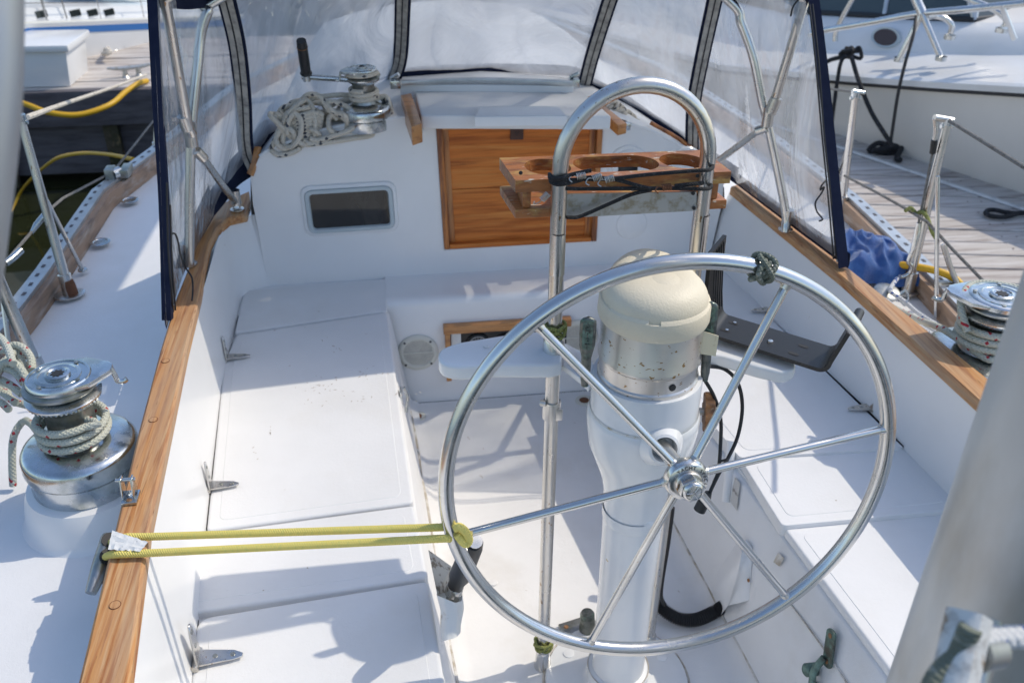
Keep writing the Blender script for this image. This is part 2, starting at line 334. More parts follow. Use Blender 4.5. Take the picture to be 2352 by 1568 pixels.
def vinyl_mat(seed, lo=.34, hi=.86):
    m = bpy.data.materials.new('hazy clear vinyl'); m.use_nodes = True; t = m.node_tree; N, L = t.nodes, t.links
    N.remove(N['Principled BSDF']); out = N['Material Output']
    tc = N.new('ShaderNodeTexCoord'); mp = N.new('ShaderNodeMapping'); mp.inputs['Location'].default_value = (seed, seed*2, 0); mp.inputs['Scale'].default_value = (1, 1, .45); L.new(tc.outputs['Object'], mp.inputs[0])
    n1 = N.new('ShaderNodeTexNoise'); n1.inputs['Scale'].default_value = 3.2; n1.inputs['Detail'].default_value = 4; n1.inputs['Distortion'].default_value = 2.2; L.new(mp.outputs[0], n1.inputs[0])
    rg = N.new('ShaderNodeMapRange'); rg.inputs[1].default_value = .3; rg.inputs[2].default_value = .72; rg.inputs[3].default_value = lo; rg.inputs[4].default_value = hi; L.new(n1.outputs[0], rg.inputs[0])
    n2 = N.new('ShaderNodeTexNoise'); n2.inputs['Scale'].default_value = 2.4; n2.inputs['Detail'].default_value = 1.5; n2.inputs['Distortion'].default_value = .5
    mp2 = N.new('ShaderNodeMapping'); mp2.inputs['Rotation'].default_value = (0, .5, .2); mp2.inputs['Scale'].default_value = (1.3, 1, .28); L.new(tc.outputs['Object'], mp2.inputs[0]); L.new(mp2.outputs[0], n2.inputs[0])
    def mm(op, a_, b_):
        q = N.new('ShaderNodeMath'); q.operation = op
        for i, z_ in enumerate((a_, b_)):
            if isinstance(z_, (int, float)): q.inputs[i].default_value = z_
            else: L.new(z_, q.inputs[i])
        return q.outputs[0]
    rdg = mm('POWER', mm('MAXIMUM', mm('SUBTRACT', 1.0, mm('MULTIPLY', mm('ABSOLUTE', mm('SUBTRACT', n2.outputs[0], .5), 0), 9.0)), 0.0), 2.0)
    hz_ = N.new('ShaderNodeMath'); hz_.operation = 'MULTIPLY_ADD'; hz_.use_clamp = True; L.new(rdg, hz_.inputs[0]); hz_.inputs[1].default_value = .16; L.new(rg.outputs[0], hz_.inputs[2])
    hb_ = mm('ADD', n1.outputs[0], mm('MULTIPLY', rdg, .10))
    bp = N.new('ShaderNodeBump'); bp.inputs['Strength'].default_value = .8; bp.inputs['Distance'].default_value = .03; L.new(hb_, bp.inputs['Height'])
    tr = N.new('ShaderNodeBsdfTransparent'); tr.inputs[0].default_value = (.93, .94, .95, 1)
    df = N.new('ShaderNodeBsdfDiffuse'); df.inputs[0].default_value = (.60, .62, .66, 1); tl = N.new('ShaderNodeBsdfTranslucent'); tl.inputs[0].default_value = (.60, .62, .66, 1)
    gl = N.new('ShaderNodeBsdfGlossy'); gl.inputs[0].default_value = (.95, .95, .95, 1); gl.inputs['Roughness'].default_value = .10
    for s in (df, tl, gl): L.new(bp.outputs[0], s.inputs['Normal'])
    a = N.new('ShaderNodeMixShader'); L.new(df.outputs[0], a.inputs[1]); L.new(tl.outputs[0], a.inputs[2])
    b = N.new('ShaderNodeMixShader'); L.new(hz_.outputs[0], b.inputs[0]); L.new(tr.outputs[0], b.inputs[1]); L.new(a.outputs[0], b.inputs[2])
    fr = N.new('ShaderNodeLayerWeight'); L.new(bp.outputs[0], fr.inputs['Normal'])
    f2 = N.new('ShaderNodeMath'); f2.operation = 'POWER'; f2.inputs[1].default_value = 4; L.new(fr.outputs['Facing'], f2.inputs[0])
    fm = N.new('ShaderNodeMath'); fm.operation = 'MULTIPLY_ADD'; fm.inputs[1].default_value = .8; fm.inputs[2].default_value = .13; fm.use_clamp = True; L.new(f2.outputs[0], fm.inputs[0])
    c = N.new('ShaderNodeMixShader'); L.new(fm.outputs[0], c.inputs[0]); L.new(b.outputs[0], c.inputs[1]); L.new(gl.outputs[0], c.inputs[2])
    L.new(c.outputs[0], out.inputs[0]); return m

# ================================================================ SETTING: water, docks
wl = -.78
wt = struct(mk('water', ([(-400, -300, wl), (400, -300, wl), (400, 700, wl), (-400, 700, wl)], [(0, 1, 2, 3)]), M['water'], smooth=False, local=True))
# ---- starboard dock (planks run nearly athwart)
DZ = -.15
dockE = bpy.data.objects.new('dock', None); col.objects.link(dockE); struct(dockE); ORG['dock'] = V()
du = V((.98, -.19, 0)).normalized(); dv = V((.19, .98, 0)).normalized()      # along a plank / across the planks
p0 = V((1.20, -1.0, 0)); pw = .142; me0 = None
for i in range(46):
    c = p0 + dv*(i*pw)
    a = c + du*(-.02+.012*random.random()); a.z = DZ-.04
    g = box((0, 0, 0), (1, pw-.008-.003*random.random(), .04)); Lp = 3.4
    dz = random.uniform(-.003, .003)
    vs = [a + du*((v.x+.5)*Lp) + dv*v.y + V((0, 0, v.z+.02+dz)) for v in g[0]]
    mk('plank', (vs, g[1]), M['dockwood'], dockE, bevel=.004, bseg=1)
nh = []
for i in range(46):
    for q in (.55, .62, 1.25, 1.32, 1.95, 2.02):
        c_ = p0+dv*(i*pw+random.uniform(-.012, .012))+du*q; c_.z = DZ+.0045; nh.append(lathe([(.005, 0), (.004, .0008)], 6, Matrix.Translation(c_)))
mk('nail_head', join(*nh), M['nail'], dockE)['kind'] = 'stuff'
mk('stringer', box((0, 0, 0), (.12, 7.5, .22), Matrix.Rotation(-.19, 3, 'Z')), M['dockdark'], dockE).location = V((2.3, 2.1, DZ-.16))
# ---- port dock
dockP = bpy.data.objects.new('dock', None); col.objects.link(dockP); struct(dockP)
ea, eb = at(20, 208, z=-.1), at(365, 197, z=-.1)
ed = (eb-ea).normalized(); en = V((-ed.y, ed.x, 0))
for i in range(9):
    q = ea - ed*2.6 + en*(i*.16)
    g = box((0, 0, 0), (1, .152, .04)); dz = random.uniform(-.004, .004)
    mk('plank', ([q + ed*((v.x+.5)*8.5) + en*(v.y+.08) + V((0, 0, v.z-.02+dz)) for v in g[0]], g[1]), M['dockwood'], dockP, bevel=.004, bseg=1)
def along(a, b, h, t, z0): # plank standing on edge between a and b
    n = V((-(b-a).y, (b-a).x, 0)).normalized()
    return prism([V((a.x, a.y, z0)), V((b.x, b.y, z0)), V((b.x, b.y, z0+h)), V((a.x, a.y, z0+h))], -n*t)
mk('fascia_board', along(ea-ed*2.6, ea+ed*5.9, .24, .06, -.345), M['dockdark'], dockP, bevel=.005)
mk('fascia_board', along(ea-ed*2.6+en*.1, ea+ed*5.9+en*.1, .35, .05, -.72), M['dockdark'], dockP, bevel=.005)
for k in range(11):
    c = ea+ed*(-2.4+k*.75)+en*.0
    mk('batten', box((c.x, c.y, -.56), (.1, .06, .44)), M['pile'], dockP, bevel=.006)
pl_ = at(28, 560, z=-.3)
tag(mk('piling', lathe([(.10, -2), (.105, -.9), (.10, -.3), (.098, 0), (.09, .02)], 24, Matrix.Translation(V((pl_.x-.62, pl_.y+.35, 0)))), M['pile']), 'brown algae covered piling standing in the water beside the port toe rail', 'piling')
# white dock box
db = thing('dock_box', 'white fibreglass dock box on the far grey dock at left', 'dock box', at(110, 208, z=-.1))
b0, b1 = at(10, 208, z=-.1), at(166, 205, z=-.1); bd = (b1-b0).normalized(); bn_ = V((-bd.y, bd.x, 0)); b0 = b1-bd*1.5+bn_*.05; b1 = b1+bn_*.05
def quadbox(a, b, n, dep, z0, z1, inset=0):
    lo = [a, b, b+n*dep, a+n*dep]; cen = sum(lo, V())/4
    hi = [p+(cen-p).normalized()*inset for p in lo]
    return join(([V((p.x, p.y, z0)) for p in hi]+[V((p.x, p.y, z1)) for p in lo], [(3, 2, 1, 0), (4, 5, 6, 7), (0, 1, 5, 4), (1, 2, 6, 5), (2, 3, 7, 6), (3, 0, 4, 7)]))
mk('body', quadbox(b0, b1, bn_, .42, -.1, .135, .03), M['hullwhite'], db, bevel=.012)
mk('lid', quadbox(b0-bd*.03-bn_*.03, b1+bd*.03-bn_*.03, bn_, .48, .138, .185), M['hullwhite'], db, bevel=.015)
# cleats on the port dock
def cleat(name, p, ang, s, m, label, cat='cleat', group=None):
    t = thing(name, label, cat, p, group); R = Matrix.Translation(p) @ Matrix.Rotation(ang, 4, 'Z') @ Matrix.Scale(s, 4)
    mk('horn', xf(tube([(-.12, 0, .06), (-.05, 0, .052), (.05, 0, .052), (.12, 0, .06)], lambda q: .012-.006*abs(2*q-1)**2, 10, n=5), R), m, t)
    for k in (-1, 1): mk('leg', xf(lathe([(.028, 0), (.014, .015), (.013, .05)], 12, Matrix.Translation((k*.035, 0, 0))), R), m, t)
    return t
cleat('dock_cleat', at(287, 200, z=-.1)+en*.25, .35, 1.3, M['galv'], 'pale metal dock cleat near the navy curtain edge on the far dock')
cleat('dock_cleat', at(247, 118, z=-.1), .9, 1.5, M['galv'], 'small metal cleat with rope beside the blue striped boat')
tag(mk('dock_line', tube([at(248, 112, z=-.05), at(238, 124, z=-.04), at(252, 120, z=-.02), at(243, 114, z=-.02)], .018, 8, n=5), M['ropeblk']), 'short pale rope heaped on the far dock cleat', 'rope')
# ---- sailboat with the blue stripe
bs = thing('sailboat', 'white sailboat with a blue sheer stripe moored beyond the dock box', 'sailboat', V((-4, 9.2, wl)))
hq = at(165, 143, z=-.1); hu = at(349, 95, z=-.1)-hq; hu.z = 0; hu.normalize(); hn = V((-hu.y, hu.x, 0))
def hp(s, o, z): return hq + hu*s + hn*o + V((0, 0, z-hq.z))
rows = []
SS = [-2, -1, -.3, .3, .8, 1.3, 1.8]
rise = lambda s: -.15*(s+.3) if s > -.3 else 0
pzA, pzB, pzC = .155, .205, .235
mk('topsides', loft([[hp(s, o, z+rise(s)) for s in SS] for o, z in [(.35, wl-.1), (.12, -.5), (.02, -.1), (-.02, pzA)]]), M['hullwhite'], bs)
mk('stripe', loft([[hp(s, -.024, pzA+rise(s)) for s in SS], [hp(s, -.03, pzB+rise(s)) for s in SS]]), M['bluestripe'], bs)
mk('gunwale', loft([[hp(s, -.03, pzB+rise(s)) for s in SS], [hp(s, -.04, pzC+rise(s)) for s in SS], [hp(s, .35, pzC+.02+rise(s)) for s in SS]]), M['hullwhite'], bs)
mk('cabin', loft([[hp(s, .12, pzC+.0+rise(s)) for s in SS], [hp(s, .14, pzC+.085+rise(s)) for s in SS], [hp(s, .7, pzC+.13+rise(s)) for s in SS]]), M['hullwhite'], bs)
for s in (-.9, -.28, -.06, .22, .37, .52): mk('window', prism([hp(s-.045, .118, pzC+.02+rise(s)), hp(s+.045, .118, pzC+.02+rise(s)), hp(s+.045, .126, pzC+.065+rise(s)), hp(s-.045, .126, pzC+.065+rise(s))], hn*.01), M['winglass'], bs)
for s in (-1.2, -.6, -.1, .35, .75): mk('stanchion', tube([hp(s, .02, pzC+rise(s)), hp(s, .02, pzC+.25+rise(s))], .005, 6), M['steel'], bs)
for h in (.13, .25): mk('lifeline', tube([hp(s, .02, pzC+h+rise(s)) for s in SS], .003, 5), M['wire'], bs)
mk('toe_stripe', tube([hp(s, -.02, pzC+.003+rise(s)) for s in SS], .008, 6), M['ivory'], bs)
mk('sail_cover', tube([hp(-1.5, .5, .62), hp(-.5, .5, .60), hp(.9, .5, .40)], .06, 12, n=4), M['bluecanvas'], bs)
mk('canopy', loft([[hp(.3, .2, .47), hp(.95, .2, .20)], [hp(.3, .5, .52), hp(.95, .5, .28)], [hp(.3, .9, .47), hp(.95, .9, .2)]]), M['bluecanvas'], bs)
mk('boom', tube([hp(-1.6, .5, .56), hp(1.2, .5, .36)], .02, 10), M['alloy'], bs)
for s, o in ((-.62, .1), (-.05, .1), (.12, .1)): mk('shroud', tube([hp(s, o, pzC+rise(s)), hp(.1, .5, 5)], .005, 5), M['wire'], bs)
# far shore and a second row of boats so that the horizon is not bare
fs = tag(mk('far_shore', loft([[(-260, 160+6*sin(i), wl-.5) for i in range(1)]+[(-200+i*12, 190+8*sin(i*1.7), wl-.5) for i in range(40)], [(-260, 165, 2)]+[(-200+i*12, 200, 4+2.5*noise.noise(V((i*.7, 0, 0)))+random.random()*1.5) for i in range(40)]]), mat('far trees', (.05, .07, .045), .9)), None, None, kind='structure')
for k, (x, y, a, lab) in enumerate(((-1.2, 14.5, .5, 'white sailboat glimpsed through the dodger centre window'), (4.6, 13.5, .8, 'white sailboat glimpsed through the starboard dodger window'), (-9.5, 15, .3, 'white sailboat moored behind the blue striped one'))):
    t = thing('sailboat', lab, 'sailboat', V((x, y, wl)))
    R = Matrix.Translation(V((x, y, wl))) @ Matrix.Rotation(a, 4, 'Z')
    sec = lambda s: 1.25*(1-max(0, s)**2.4)**.6 if s < .98 else .02
    st = [-1+.2*i for i in range(11)]
    mk('hull', xf(loft([[(s*4.2, sec(s)*q[0], q[1]+.12*s*s) for q in ((-.6, -.2), (-.95, .4), (-1, 1.1), (-.97, 1.12), (0, 1.2), (.97, 1.12), (1, 1.1), (.95, .4), (.6, -.2))] for s in st]), R), M['hullwhite'], t)
    mk('cabin', xf(loft([[(s*2.0-.2, q[0]*(.75-.2*max(0, s)), q[1]) for q in ((-1, 1.1), (-.85, 1.5), (0, 1.6), (.85, 1.5), (1, 1.1))] for s in (-1, -.3, .4, 1)]), R), M['hullwhite'], t)
    mk('mast', xf(tube([(.6, 0, 1.3), (.6, 0, 11)], .08, 10), R), M['alloy'], t)
    mk('boom', xf(tube([(.5, 0, 2.3), (-2.9, 0, 2.35)], .13, 10), R), M['bluecanvas'], t)

# ================================================================ OUR BOAT
boat = thing('cruising_sailboat', 'white sailboat cockpit with teak trim, side decks and cabin that fill the picture', 'sailboat', V((0, 0, wl)))
SZ, CZ, DKZ = .36, .60, .42
pw_t = lambda y: -.373-.054*y           # port seat inner edge
pw_b = lambda y: -.330-.055*y
sw_t = lambda y: .372-.120*y
sw_b = lambda y: .310-.075*y
BY = 1.30                                # bridge deck face
def lerp(a, b, t): return a+(b-a)*t
def poly_y(tab, y):
    for (y0, x0), (y1, x1) in zip(tab, tab[1:]):
        if y <= y1: return x0+(x1-x0)*(y-y0)/(y1-y0)
    return tab[-1][1]
PI_ = [(-.9, -.745), (-.18, -.805), (.12, -.838), (.84, -.881), (1.08, -.884), (1.30, -.889)]   # port cap inner edge
PO_ = [(-.9, -.80), (-.17, -.866), (.40, -.905), (.82, -.927), (1.04, -.930), (1.30, -.930)]
SI_ = [(-.9, .83), (.28, .737), (.83, .706), (1.30, .652), (1.46, .634)]
SO_ = [(-.9, .89), (.37, .796), (.72, .752), (1.30, .698), (1.494, .676)]
PB_ = [(-.9, -.71), (0, -.79), (.36, -.823), (1.0, -.868), (1.30, -.868)]   # seat / coaming junction
SB_ = [(-.9, .83), (.42, .722), (.46, .719), (1.22, .624), (1.36, .61)]
# cockpit well: one moulding with radiused corners
ys = [-.9, -.5, 0, .4, .8, 1.1, 1.24]
f = .025
rows = []
for y in ys:
    r = [(pw_t(y)-.02, y, SZ-.022), (pw_t(y)-.005, y, SZ-.024), (pw_t(y), y, SZ-.03), (pw_b(y)-.002, y, .05), (pw_b(y)+.006, y, .02), (pw_b(y)+.03, y, .003), (pw_b(y)+.05, y, 0),
         (0, y, 0), (sw_b(y)-.05, y, 0), (sw_b(y)-.03, y, .003), (sw_b(y)-.006, y, .02), (sw_b(y), y, .05), (sw_t(y), y, SZ-.035), (sw_t(y)+.005, y, SZ-.03), (sw_t(y)+.02, y, SZ-.028)]
    rows.append(r)
yl = BY-.02
rows.append([(pw_t(yl)-.02, yl, SZ-.022)]+[(lerp(p[0], 0, .01), yl, max(p[2], 0.004)) for p in rows[-1][1:-1]]+[(sw_t(yl)+.02, yl, SZ-.028)])
mk('cockpit_well', loft(rows), M['sole'], boat, ang=50)
# bridge deck with its aft face
bd_prof = [(BY-.012, .0), (BY-.004, .012), (BY, .05), (BY, SZ-.025), (BY+.004, SZ-.010), (BY+.014, SZ-.002), (BY+.03, SZ), (1.50, SZ)]
mk('bridge_deck', loft([[(x, y+ (.012 if x > .0 else 0)*0, z) for y, z in bd_prof] for x in (-.445, -.2, 0, .225)]), M['gel'], boat, ang=60)
mk('bridge_deck', prism([(.215, BY+.004, SZ-.03), (.70, 1.13, SZ-.03), (.66, 1.5, SZ-.03), (.215, 1.5, SZ-.03)], (0, 0, .0295)), M['gel'], boat)
mk('bridge_deck', prism([(-.93, BY-.02, SZ-.03), (-.44, BY+.004, SZ-.03), (-.44, 1.5, SZ-.03), (-.93, 1.5, SZ-.03)], (0, 0, .022)), M['gel'], boat)
# seats: moulded base under the lids
def slab(pts, z, t, r=.012, cr=.02, n=4):
    "a lid with rounded corners and a rolled edge; pts = plan corners"
    P = roundpoly([V((a, b, z)) for a, b in pts], cr, n)
    g = prism([p-V((0, 0, t)) for p in P], (0, 0, t)); return g
mk('seat_base', prism([(PB_[0][1]-.04, -.9, SZ-.04), (pw_t(-.9)-.012, -.9, SZ-.04), (pw_t(BY)-.012, BY+.0, SZ-.04), (-.91, BY, SZ-.04)], (0, 0, .018)), M['deck'], boat)
mk('seat_base', prism([(sw_t(-.9)+.012, -.9, SZ-.04), (.89, -.9, SZ-.04), (.70, BY, SZ-.04), (sw_t(BY)+.012, BY, SZ-.04)], (0, 0, .018)), M['deck'], boat)
def lid(name, px, z, t=.034, cr=.02, bev=.009, m='deck', lab=None, ins=0):
    P = [at(a, b, z=z) for a, b in px]; P = [V((p.x, p.y, z)) for p in P]
    P = roundpoly(P, cr, 5); g = prism([p-V((0, 0, t)) for p in P], (0, 0, t))
    bm_o = mk(name, g, M[m], boat, bevel=bev, bseg=4, label=lab)
    if ins:
        Q = [at(a, b, z=z) for a, b in px]; c_ = sum(Q, V())/len(Q); Q2 = []
        for i in range(len(Q)):
            a_, b_, d_ = Q[i-1], Q[i], Q[(i+1) % len(Q)]; u_, v_ = (b_-a_).normalized(), (d_-b_).normalized()
            n1, n2 = V((-u_.y, u_.x, 0)), V((-v_.y, v_.x, 0))
            if n1.dot(c_-b_) < 0: n1 = -n1
            if n2.dot(c_-b_) < 0: n2 = -n2
            k_ = max(.35, 1+n1.dot(n2)); Q2.append(V((b_.x, b_.y, z))+(n1+n2)*(ins/k_))
        Q2 = roundpoly(Q2, .018, 5); mk('nonskid_panel', prism([q-V((0, 0, .001)) for q in Q2], (0, 0, .0019)), M[m], bm_o, bevel=.0009, bseg=1)
    return bm_o
lid('seat_hatch', [(543, 768), (889, 716), (950, 1153), (474, 1218), (514, 832)], SZ, cr=[.01, .012, .012, .012, .02], lab='long port seat hatch lid with scuff marks', ins=.024)
lid('seat_hatch', [(452, 1418), (984, 1331), (1030, 1620), (1046, 1720), (425, 1720)], SZ, cr=[.028, .014, 0, 0, 0], lab='aft port seat hatch lid at the bottom edge', ins=.024)
lid('seat_bridge', [(400, 1232), (951, 1158), (984, 1325), (400, 1412)], SZ-.002, t=.03, cr=[0, .012, .012, 0], lab='fixed seat moulding between the two port hatch lids', ins=.024)
lid('seat_panel', [(560, 668), (888, 640), (888, 713), (540, 764)], SZ-.001, t=.03, cr=0, bev=.003)
_sl = lambda y: at0(sw_t(y)+.002, y, SZ+.006)
lid('seat_hatch', [(1652, 676), (1719, 673), (2078, 1019), (2074, 1028), (1700, 1051), _sl(.8), _sl(1.13)], SZ+.006, cr=[0, .01, .012, .012, .012, 0, 0], lab='forward starboard seat hatch lid', ins=.024)
lid('seat_bridge', [(1700, 1053), (2075, 1030), (2215, 1168), (1796, 1207)], SZ-.001, t=.03, cr=[.005, 0, 0, .012], lab='middle starboard seat moulding with a raised aft lip', ins=.024)
lid('seat_hatch', [(1800, 1211), (2290, 1166), (2600, 1480), (2300, 1900), (2075, 1580)], SZ-.012, t=.024, cr=[.012, 0, 0, 0, 0], lab='aft starboard seat hatch lid beside the spar', ins=.024)
# dark strips standing in for the shade in the hinge-line gaps
mk('gap_shade', tube([at(514, 828, z=SZ-.012), at(472, 1218, z=SZ-.012)], .006, 6), M['shadetrim'], boat)
mk('gap_shade', tube([at(449, 1424, z=SZ-.012), at(440, 1568, z=SZ-.012), at(432, 1700, z=SZ-.012)], .006, 6), M['shadetrim'], boat)
mk('gap_shade', tube([at(1710, 672, z=SZ-.008), at(2069, 1022, z=SZ-.008)], .003, 6), M['shadetrim'], boat)
# caulk line where the port seat meets the sole
mk('caulk_line', tube([(pw_b(y)+.004+.002*sin(y*40), y, .030) for y in [-.6+.1*i for i in range(19)]], .0045, 6), M['gaskt'], boat)
mk('caulk_line', tube([(sw_b(y)-.004+.002*sin(y*37), y, .030) for y in [-.6+.1*i for i in range(17)]], .0035, 6), M['gaskt'], boat)
# bulkhead outline (plane y = BK)
BK = 1.46
bp = lambda px, py, dy=0: at(px, py, y=BK+dy)
top_px = [(585, 372), (597, 358), (622, 342), (690, 315), (760, 293), (850, 277), (930, 268)]
top_sx = [(1408, 280), (1450, 285), (1500, 300), (1570, 338), (1640, 395), (1662, 421)]
# coaming inner walls with a radiused forward corner on the port side
def wall_rows(tab_b, tab_t, ys):
    return [[V((poly_y(tab_b, y), y, SZ-.03)), V((poly_y(tab_b, y), y, SZ+.003)), V((lerp(poly_y(tab_b, y), poly_y(tab_t, y), .12), y, SZ+.02)), V((lerp(poly_y(tab_b, y), poly_y(tab_t, y), .6), y, .5)), V((poly_y(tab_t, y), y, CZ-.018))] for y in ys]
def arc_rows(c, rb, rt_, a0, a1, n, sgn):
    out = []
    for k in range(n+1):
        a = lerp(a0, a1, k/n); e = V((cos(a), sin(a), 0))
        out.append([V((c.x, c.y, SZ-.03))+e*rb, V((c.x, c.y, SZ+.003))+e*rb, V((c.x, c.y, SZ+.02))+e*(rb+.004), V((c.x, c.y, .5))+e*lerp(rb, rt_, .6), V((c.x, c.y, CZ-.018))+e*rt_])
    return out
rowsP = wall_rows(PB_, PI_, [-.9, -.4, 0, .3, .6, .9, 1.15, 1.30])
cc = V((-.868+.10, BK-.10, 0))
rowsP += arc_rows(cc, .10, .115, radians(180), radians(90), 8, 1)
mk('coaming', loft(rowsP), M['gel'], boat, ang=60, label='port coaming wall')
rowsS = wall_rows(SB_, SI_, [-.9, -.4, 0, .3, .6, .9, 1.15, 1.36])
rowsS.append([V((.60, BK+.01, SZ-.03)), V((.60, BK+.01, SZ+.003)), V((.60, BK+.01, SZ+.02)), V((.612, BK+.01, .5)), V((.632, BK+.01, CZ-.018))])
mk('coaming', loft(rowsS), M['gel'], boat, ang=60, label='starboard coaming wall')
# coaming outer walls down to the side deck
mk('coaming_outside', loft([[V((poly_y(PO_, y), y, CZ-.02)), V((poly_y(PO_, y)-.008, y, .5)), V((poly_y(PO_, y)-.016, y, DKZ+.03)), V((poly_y(PO_, y)-.04, y, DKZ+.002))] for y in [-.9, -.4, 0, .4, .8, 1.1, 1.30]]+[[V((-.93, 1.6, CZ-.02)), V((-.938, 1.6, .5)), V((-.95, 1.6, DKZ+.03)), V((-.97, 1.6, DKZ+.002))]]), M['gel'], boat, ang=60)
mk('coaming_outside', loft([[V((poly_y(SO_, y), y, CZ-.02)), V((poly_y(SO_, y)+.008, y, .5)), V((poly_y(SO_, y)+.016, y, DKZ+.03)), V((poly_y(SO_, y)+.04, y, DKZ+.002))] for y in [-.9, -.4, 0, .4, .8, 1.1, 1.494]]), M['gel'], boat, ang=60)
# teak caps on the coamings
def cap_rail(inner, outer, lab):
    rows = []
    for a, b in zip(inner, outer):
        t, bt, e = CZ+.002, CZ-.022, .005
        u = (b-a).normalized()
        rows.append([V((a.x, a.y, bt)), V((a.x, a.y, t-e)), V((a.x+u.x*e, a.y+u.y*e, t)), V((b.x-u.x*e, b.y-u.y*e, t)), V((b.x, b.y, t-e)), V((b.x, b.y, bt))])
    g = loft(rows, closed=True); k = len(rows)*6
    g[1].append(tuple(range(6))); g[1].append(tuple(range(k-6, k))[::-1])
    return mk('teak_cap', g, M['teak'], boat, ang=30, label=lab, weld=True)
ysp = [-.9, -.5, -.17, .12, .4, .7, .95]
inn = [V((poly_y(PI_, y)+.004, y, CZ)) for y in ysp]; out = [V((poly_y(PO_, y)-.004, y, CZ)) for y in ysp]
for (a, b) in (((470, 615), (437, 605)), ((482, 560), (447, 560)), ((500, 525), (465, 515)), ((526, 502), (492, 478)), ((566, 493), (530, 458)), ((574, 462), (572, 440))):
    p, q = at(*a, z=CZ), at(*b, z=CZ); inn.append(V((p.x, p.y, CZ))); out.append(V((q.x, q.y, CZ)))
cap_rail(inn, out, 'port teak coaming cap curling in at the cabin')
yss = [-.9, -.4, 0, .28, .55, .83, 1.1, 1.30, 1.46]
inn = [V((poly_y(SI_, y)-.004, y, CZ)) for y in yss]; out = [V((poly_y(SO_, y)+.004, y+.03, CZ)) for y in yss]
cap_rail(inn, out, 'starboard teak coaming cap')
for px, py in ((380, 828), (352, 963), (264, 1388)):
    p = at(px, py, z=CZ+.003); mk('wood_plug', lathe([(.0076, -.002), (.0076, .0002), (.004, .0003)], 20, Matrix.Translation(p)), M['teak'], boat)
    mk('plug_ring', tube([p+V((.0082*cos(2*pi*k/20), .0082*sin(2*pi*k/20), -.0003)) for k in range(20)], .0006, 5, closed=True), M['rust'], boat)
# side decks and foredeck: one sheet each, the cabin stands on them
TRP = [(-1.2, -1.24), (-.2, -1.36), (1.09, -1.385), (1.25, -1.36), (2.03, -1.355), (2.31, -1.27), (3.3, -1.05), (4.6, -.45), (5.3, .02)]
TRS = [(-1.2, .96), (.0, 1.03), (.77, 1.037), (1.14, 1.075), (1.59, 1.10), (2.3, 1.07), (3.3, .95), (4.6, .52), (5.3, .06)]
yd = [-1.2, -.9, -.4, 0, .4, .8, 1.1, 1.5, 1.56, 1.62, 2.0, 2.5, 3.3, 4.0, 4.6, 5.0, 5.28]
mk('side_deck', loft([[(poly_y(TRP, y)-.02, y, DKZ-.012), (lerp(poly_y(TRP, y), poly_y(PO_, y)-.03, .5) if y < 1.5 else poly_y(TRP, y)*.7, y, DKZ), (poly_y(PO_, y)-.02 if y < 1.6 else -.55*(1-max(0, y-2)/4.5), y, DKZ+.002)] for y in yd]), M['deck'], boat, label='port side deck')
mk('side_deck', loft([[(poly_y(TRS, y)+.02, y, DKZ-.012), (lerp(poly_y(TRS, y), poly_y(SO_, y)+.03, .5) if y < 1.5 else poly_y(TRS, y)*.7, y, DKZ), (poly_y(SO_, y)+.02 if y < 1.6 else .30*(1-max(0, y-2)/4.5), y, DKZ+.002)] for y in yd]), M['deck'], boat, label='starboard side deck')
mk('foredeck', loft([[(-.56*(1-max(0, y-2)/4.5), y, DKZ+.001), (0, y, DKZ+.03), (.31*(1-max(0, y-2)/4.5), y, DKZ+.001)] for y in (1.8, 3, 4, 4.7, 5.2)]), M['deck'], boat)
mk('topsides', loft([[(poly_y(TRP, y)-.03, y, DKZ-.01), (poly_y(TRP, y)-.05, y, .1), (poly_y(TRP, y)*.93, y, wl-.1)] for y in yd]), M['hullwhite'], boat, label='port topsides')
mk('topsides', loft([[(poly_y(TRS, y)+.03, y, DKZ-.01), (poly_y(TRS, y)+.05, y, .1), (poly_y(TRS, y)*.93, y, wl-.1)] for y in yd]), M['hullwhite'], boat, label='starboard topsides')
# toe rails: wood inside, perforated metal rail outside
def toe(tab, s, lab):
    P = [V((poly_y(tab, y), y, DKZ)) for y in [-1.2+.2*i for i in range(34)] if y < 5.3]
    def ribbon(o0, o1, z0, z1): return loft([[p+V((s*o0, 0, z0)), p+V((s*o0, 0, z1)), p+V((s*o1, 0, z1)), p+V((s*o1, 0, z0))] for p in P], closed=True)
    mk('toe_rail', ribbon(0, .020, -.01, .046), M['teakdirty'], boat, ang=30, label=lab+' wooden toe rail', weld=True)
    r = mk('perforated_rail', join(ribbon(.020, .027, -.01, .058), ribbon(.027, .060, .051, .058)), M['alloy'], boat, ang=30, label=lab+' perforated metal rail')
    hs = []
    for i in range(64):
        y = -.6+i*.056; x = poly_y(tab, y)+s*.043; dx = (poly_y(tab, y+.02)-poly_y(tab, y-.02))/.04
        hs.append(box((x, y, DKZ+.0585), (.009, .017, .0014), Matrix.Rotation(-math.atan(dx), 3, 'Z')))
    mk('rail_slot', join(*hs), M['slot'], r)['kind'] = 'stuff'
toe(TRP, -1, 'port'); toe(TRS, 1, 'starboard')
for px, py, a in ((298, 461, .4), (231, 557, .5)):
    p = at(px, py, z=DKZ+.003); mk('deck_plate', xf(lathe([(.028, 0), (.03, .003), (.022, .004), (.020, .002)], 24), Matrix.Translation(p)), M['chrome'], boat)
